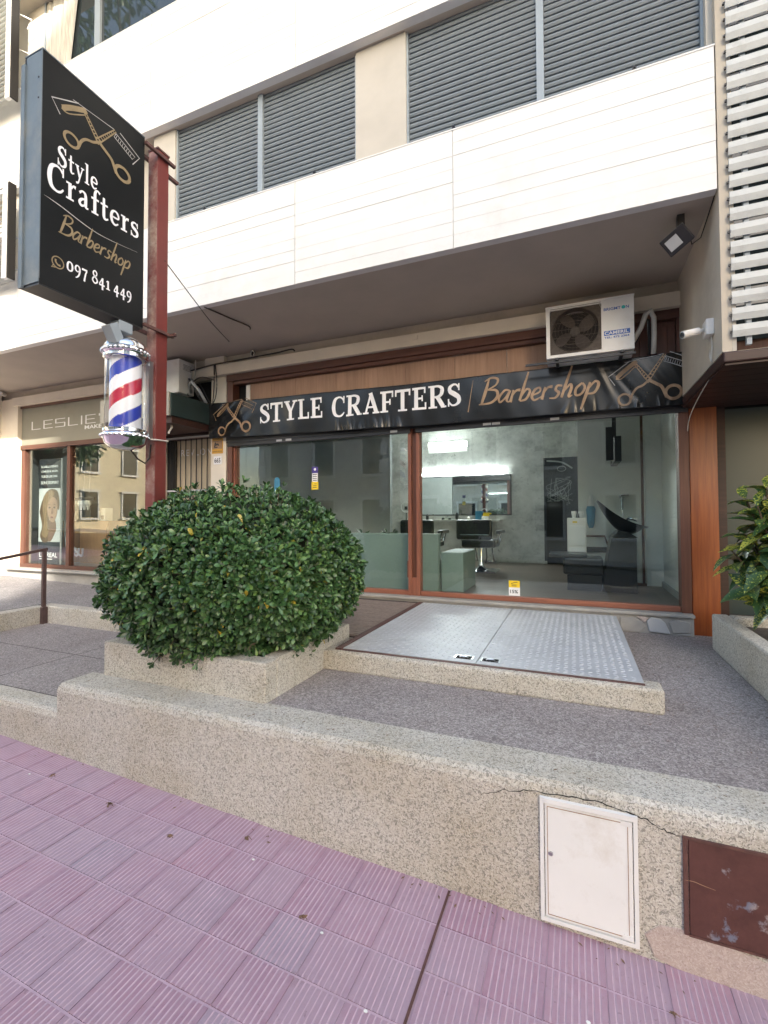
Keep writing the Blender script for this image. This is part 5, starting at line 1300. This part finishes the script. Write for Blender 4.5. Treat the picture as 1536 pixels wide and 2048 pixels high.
text('lettering', '15%', 'ink', s2, on_front(-.68, 5.3705, .295), .085, .038, bold=.02); i = Ink(); i.stroke([(0, 0), (.03, .012), (.07, .02)], .006); i.build('swoosh', 'ink', s2, lambda a, b, l: (-.67+a, 5.3705-l, .40+b))
for k in range(2): bx('text_line', 'ink', s2, -.665, -.61, 5.3705, 5.3713, .374+k*.012, .379+k*.012)
s3 = thing('glass_sticker', (-1.43, 9.84, 1.1), 'small blue card standing at the foot of the mirror', 'card'); bx('card', 'sticker_blue', s3, -1.93, -1.80, 9.75, 9.76, 1.0905, 1.27)
s5 = thing('price_card', (-1.65, 9.84, 1.1), 'small yellow and white card beside the blue one at the mirror', 'card'); bx('card', 'sticker_white', s5, -1.77, -1.66, 9.75, 9.76, 1.0905, 1.16); bx('header', 'sticker_yellow', s5, -1.77, -1.64, 9.75, 9.76, 1.1605, 1.235)
s4 = thing('glass_sticker', (-3.75, 5.372, 1.45), 'small blue round-topped sticker just above the hedge', 'sticker'); MB().prism([(-3.80+.045*math.cos(t), 1.66+.045*math.sin(t)) for t in [math.pi*k/8 for k in range(9)]]+[(-3.845, 1.48), (-3.755, 1.48)], 5.3715, 5.3745, 'y').build('card', 'sticker_blue', s4)

# ================================================================== INSIDE THE SALON ON THE LEFT
po = thing('salon_poster', (-8.9, 5.55, .3), 'tall poster of a long-haired model standing in the salon window', 'poster')
PX0, PX1, PY = -9.20, -8.60, 5.55
bx('board', 'hose_grey', po, PX0, PX1, PY, PY+.03, .30, 2.24); bx('header', 'poster_dark', po, PX0, PX1, PY-.002, PY-.0005, 1.70, 2.24); bx('footer', 'poster_dark', po, PX0, PX1, PY-.002, PY-.0005, .30, .72)
def flat(name, mat, pts, l): MB().add([(PX0+a, PY-.002-l, .72+b) for a, b in pts], [tuple(range(len(pts)))]).build(name, mat, po, recalc=False)
def blob(pts): return spline(pts+[pts[0]], 6)[:-1]
flat('hair', 'hair_print', blob([(.02, .55), (.08, .72), (.2, .90), (.36, .97), (.52, .92), (.58, .74), (.56, .58), (.44, .70), (.36, .62), (.30, .40), (.33, .10), (.26, .0), (.12, .0), (.05, .12), (.1, .3)]), .001)
flat('face', 'skin_print', blob([(.24, .60), (.28, .76), (.40, .82), (.50, .76), (.53, .60), (.50, .46), (.42, .36), (.34, .38), (.27, .48)]), .002)
flat('neck', 'skin_shade', blob([(.30, .40), (.46, .40), (.50, .24), (.44, .12), (.36, .02), (.28, .02), (.30, .2)]), .0015)
flat('hair_lock', 'hair_light', blob([(.14, .84), (.34, .95), (.42, .86), (.30, .76), (.24, .60), (.24, .42), (.30, .22), (.22, .08), (.10, .14), (.16, .36), (.12, .6)]), .003)
for x in (.31, .44): flat('eye', 'ink', blob([(x-.035, .625), (x, .642), (x+.035, .628), (x, .612)]), .004)
for x in (.305, .445): flat('eyebrow', 'hair_print', blob([(x-.045, .665), (x, .688), (x+.045, .672), (x, .676)]), .004)
flat('nose', 'skin_shade', blob([(.375, .61), (.395, .60), (.405, .52), (.38, .505), (.36, .52)]), .004); flat('lips', 'lip_print', blob([(.33, .45), (.375, .468), (.42, .452), (.378, .428)]), .004)
for k, tx_ in enumerate(('EL CABELLO CUIDADO', 'COMO EN EL SALON,', 'TODOS LOS DIAS.')): text('lettering', tx_, 'frame_white', po, on_front(PX0+.06, PY-.003, 2.08-k*.09), .46, .04, bold=.01)
text('lettering', 'SERIE EXPERT', 'frame_white', po, on_front(PX0+.05, PY-.003, 1.78), .50, .05); text('lettering', "L'OREAL", 'frame_white', po, on_front(PX0+.04, PY-.003, .44), .50, .09, bold=.01); bx('footer_line', 'frame_white', po, PX0+.04, PX0+.40, PY-.004, PY-.0025, .40, .412)
for nm, x0, x1, lb in (('a', -9.22, -8.92, 'narrow'), ('b', -8.72, -7.95, 'wide')):
    cbn = thing('wood_cabinet', ((x0+x1)/2, 6.2, .3), '%s light wood cabinet in the salon window' % lb, 'cabinet'); bx('body', 'cabinet_wood', cbn, x0, x1, 6.0, 6.4, .301, 1.10, .005); bx('door', 'cabinet_wood', cbn, x0+.03, x1-.03, 5.985, 5.999, .36, 1.06)
    for k in range(3 if lb == 'wide' else 2):
        xx = x0+.08+k*.2
        it = thing('salon_box', (xx+.05, 6.1, 1.1), 'white product box on the %s wood cabinet, %s' % (lb, ['leftmost', 'second', 'third'][k]), 'box', 'product boxes in the salon'); bx('body', 'white_plastic', it, xx, xx+.14, 6.05, 6.2, 1.1005, 1.24+.05*k, .004); bx('panel', 'ink', it, xx+.02, xx+.10, 6.046, 6.0495, 1.13, 1.20)
tr = thing('hose_rack', (-8.4, 5.9, 1.2), 'rack of hair dryers and grey hoses hanging in the salon window', 'rack')
bx('bar', 'black_metal', tr, -8.80, -8.05, 5.78, 5.81, 1.48, 1.53); bx('console', 'black_metal', tr, -8.55, -8.15, 5.8, 5.95, 1.08, 1.40, .01)
for x in (-8.72, -8.6, -8.4, -8.3, -8.2): MB().lathe([(.05, 1.47), (.055, 1.40), (.03, 1.36), (.02, 1.30)], (x, 5.79, 0), 10).build('dryer_head', 'white_plastic', tr)
for k, x in enumerate((-8.80, -8.72, -8.62)): MB().tube(spline([(x, 5.8, 1.36), (x+.02, 5.76, 1.0), (x+.06, 5.76, .65), (x+.22+.03*k, 5.77, .46), (x+.30, 5.78, .60)], 6), .018, 8).build('hose', 'hose_grey', tr, smooth=True)
for x in (-8.7, -8.5, -8.35, -8.2): MB().tube([(x, 5.8, 1.52), (x-.05, 5.9, 3.0)], .004, 5).build('hanger', 'hose_grey', tr)
sofa = thing('salon_sofa', (-7.3, 6.3, .3), 'black leather waiting sofa inside the salon', 'sofa'); bx('seat', 'black_leather', sofa, -7.9, -6.6, 6.05, 6.75, .301, .66, .04); bx('backrest', 'black_leather', sofa, -7.9, -6.6, 6.76, 6.95, .301, 1.0, .05)
for x in (-7.99, -6.51): bx('arm', 'black_leather', sofa, x-.08, x+.08, 6.05, 6.9, .301, .80, .04)

# ================================================================== LITTER
for k, (px_, py_, s_) in enumerate(((-2.52, 1.93, .03), (-1.1, 1.75, .018), (-2.0, 1.88, .02), (-3.1, 1.98, .02), (.3, 1.95, .015), (-1.62, 2.04, .02))):
    mb = MB(); z = gz(px_)+.005
    for t in range(3): mb.add([(px_+ra.uniform(-1, 1)*s_, py_+ra.uniform(-1, 1)*s_, z+ra.uniform(0, .008)) for _ in range(3)]+[(px_, py_, z+.012)], [(0, 1, 2), (0, 1, 3), (1, 2, 3)])
    mb.tube([(px_-s_, py_, z+.002), (px_, py_+s_*.3, z+.008), (px_+s_*1.3, py_-s_*.2, z+.002)], .0015, 4)
    tag(mb.build('dry_leaf', 'litter'), ['crumpled brown leaf with stalk, largest one, near the left end of the wall', 'small dry leaf in the middle of the pavement', 'small dry leaf just right of the largest crumpled leaf', 'dry leaf at the far left of the pavement', 'tiny dry leaf below the white meter cabinet', 'dry leaf against the foot of the wall below the hedge'][k], 'leaf', 'dry leaves on the pavement')
for k, (px_, py_) in enumerate(((-.99, 1.72), (-.70, 1.52), (-3.25, 1.93), (.02, 1.80), (-1.5, 1.93))):
    z = gz(px_)+.0045; n_ = 6
    mb = MB().prism([(px_+.008*(1+.4*math.sin(3*t))*math.cos(t), py_+.006*math.sin(t)) for t in [2*math.pi*q/n_ for q in range(n_)]], z, z+.002)
    tag(mb.build('paper_scrap', 'litter_white'), ['white scrap in the middle of the pavement, upper one', 'white scrap nearest the bottom of the picture', 'white scrap at the far left of the pavement', 'white scrap right of the dark paving joint', 'white scrap near the wall foot below the hedge corner'][k], 'scrap', 'white scraps on the pavement')
mb = MB()
for k in range(260):
    if k < 150: x, y, z = ra.uniform(.35, 1.05), ra.uniform(2.7, 4.9), -.002
    elif k < 210: x, y, z = ra.uniform(-3.2, 1.0), ra.uniform(2.2, 2.4), .001
    else: x, y = ra.uniform(-3.6, .6), ra.uniform(2.05, 2.15); z = gz(x)+.005
    a = ra.uniform(0, 3.14); l = ra.uniform(.004, .014); w = l*.35
    mb.add([(x+math.cos(a)*l, y+math.sin(a)*l, z), (x-math.sin(a)*w, y+math.cos(a)*w, z+.002), (x-math.cos(a)*l, y-math.sin(a)*l, z), (x+math.sin(a)*w, y-math.cos(a)*w, z+.001)], [(0, 1, 2, 3)])
tag(mb.build('debris', ['litter'], recalc=False), 'small dry leaf bits scattered on terrace and wall top', 'debris', kind='stuff')

# ================================================================== ACROSS THE STREET (seen only in the glass, partly added for the light)
def facade_building(name, label, x0, x1, y0, y1, h, wallm, cols, rows, storey, z00, win=(1.1, 1.7), face='y'):
    g0 = min(gz(x0), gz(x1))-.3
    b = thing(name, ((x0+x1)/2, (y0+y1)/2, g0), label, 'building'); bx('wall', wallm, b, x0, x1, y0, y1, g0, h)
    a0, a1 = (x0, x1) if face == 'y' else (y0, y1)
    for r in range(rows):
        for c in range(cols):
            m_ = a0+(a1-a0)*(c+.5)/cols; z = z00+r*storey
            f = (lambda p, q, d0, d1, z0_, z1_: (p, q, y1+d0, y1+d1, z0_, z1_)) if face == 'y' else (lambda p, q, d0, d1, z0_, z1_: (x1+d0, x1+d1, p, q, z0_, z1_))
            w = bx('window', 'dark_glass', b, *f(m_-win[0]/2, m_+win[0]/2, .001, .02, z, z+win[1]))
            bx('frame', 'frame_white', w, *f(m_-win[0]/2-.1, m_-win[0]/2, .001, .06, z-.1, z+win[1]+.1)); bx('frame', 'frame_white', w, *f(m_+win[0]/2, m_+win[0]/2+.1, .001, .06, z-.1, z+win[1]+.1))
            bx('lintel', 'frame_white', w, *f(m_-win[0]/2-.15, m_+win[0]/2+.15, .0615, .16, z+win[1]+.02, z+win[1]+.16)); bx('sill', 'frame_white', w, *f(m_-win[0]/2-.15, m_+win[0]/2+.15, .0615, .16, z-.16, z-.04))
    bx('cornice', 'frame_white', b, *( (x0-.1, x1+.1, y1+.001, y1+.3, h-.5, h-.2) if face == 'y' else (x1+.001, x1+.3, y0-.1, y1+.1, h-.5, h-.2)))
    return b
paint('stucco_grey', (.55, .54, .50), .85, var=.1, scale=1.2, dirt=(.45, .44, .40), dscale=.7); paint('stucco_yellow', (.78, .68, .48), .85, var=.08, scale=1.2)
house = facade_building('stucco_house', 'grey stucco house with framed windows across the street, seen in the glass', -16, 5.8, -20, -10.2, 6.6, 'stucco_grey', 8, 2, 3.0, .3)
for x in (-16.0, -8.8, -1.6, 5.35):
    for k in range(8): bx('quoin', 'frame_white', house, x+(.0 if k % 2 else .06), x+(.45 if k % 2 else .39), -10.199, -10.12, -.9+k*.85, -.9+k*.85+.6)
facade_building('added_shade_block', 'unseen tall grey block added across the street to throw the shade', 18.0, 36, -24, -10.4, 25, 'stucco_grey', 6, 8, 3.0, .5)  # added out of view; its edge sets where the left sun patch begins
facade_building('yellow_building', 'sunlit yellow building at the end of the street, seen in the salon glass', -44, -30, -24, -9.0, 13, 'stucco_yellow', 5, 4, 3.1, 1.2, face='x')

def street_tree(x, y, h, r, label, seed):
    rt = random.Random(seed); g0 = gz(x); t = thing('street_tree', (x, y, g0), label, 'tree', 'street trees across the road')
    MB().tube([(x, y, g0), (x+.1, y, g0+h*.3), (x-.05, y+.1, g0+h*.55), (x, y, g0+h*.8)], [.22, .17, .13, .06], 10).build('trunk', 'twig', t, smooth=True)
    mb = MB(); lb = MB()
    for k in range(46):
        a = rt.uniform(0, 6.28); e = rt.uniform(-.5, 1); q = rt.uniform(.35, 1)
        c = V(x+r*q*math.cos(a)*math.cos(e), y+r*q*math.sin(a)*math.cos(e), g0+h*.72+r*.75*q*math.sin(e))
        lb.tube([(x, y, g0+h*.5), (V(x, y, g0+h*.6)+c)/2, c], [.05, .035, .012], 5)
        for n_ in range(70):
            d__ = V(rt.gauss(0, 1), rt.gauss(0, 1), rt.gauss(0, 1)).normalized(); p = c+d__*rt.uniform(.1, .62)
            m_ = frame_mat(p, d__+V(0, 0, -.4), V(rt.uniform(-1, 1), rt.uniform(-1, 1), 1), rt.uniform(.16, .28)); mb.add([m_ @ v for v in LV], LF)
    tag(mb.build('crown', 'hedge_leaf', t, recalc=False), kind='stuff'); lb.build('limbs', 'twig', t)
street_tree(-23.5, -3.6, 6.5, 2.6, 'leafy street tree added far down the road on the left to darken the salon glass', 1)  # added to keep bright sky out of the left salon pane's reflection
street_tree(3.5, -8.6, 8.0, 2.6, 'leafy street tree behind the camera, seen only in the shop glass', 2)
street_tree(-10.5, -.35, 17, 3.6, 'tall street tree left of the picture, seen only in the upper window', 3)
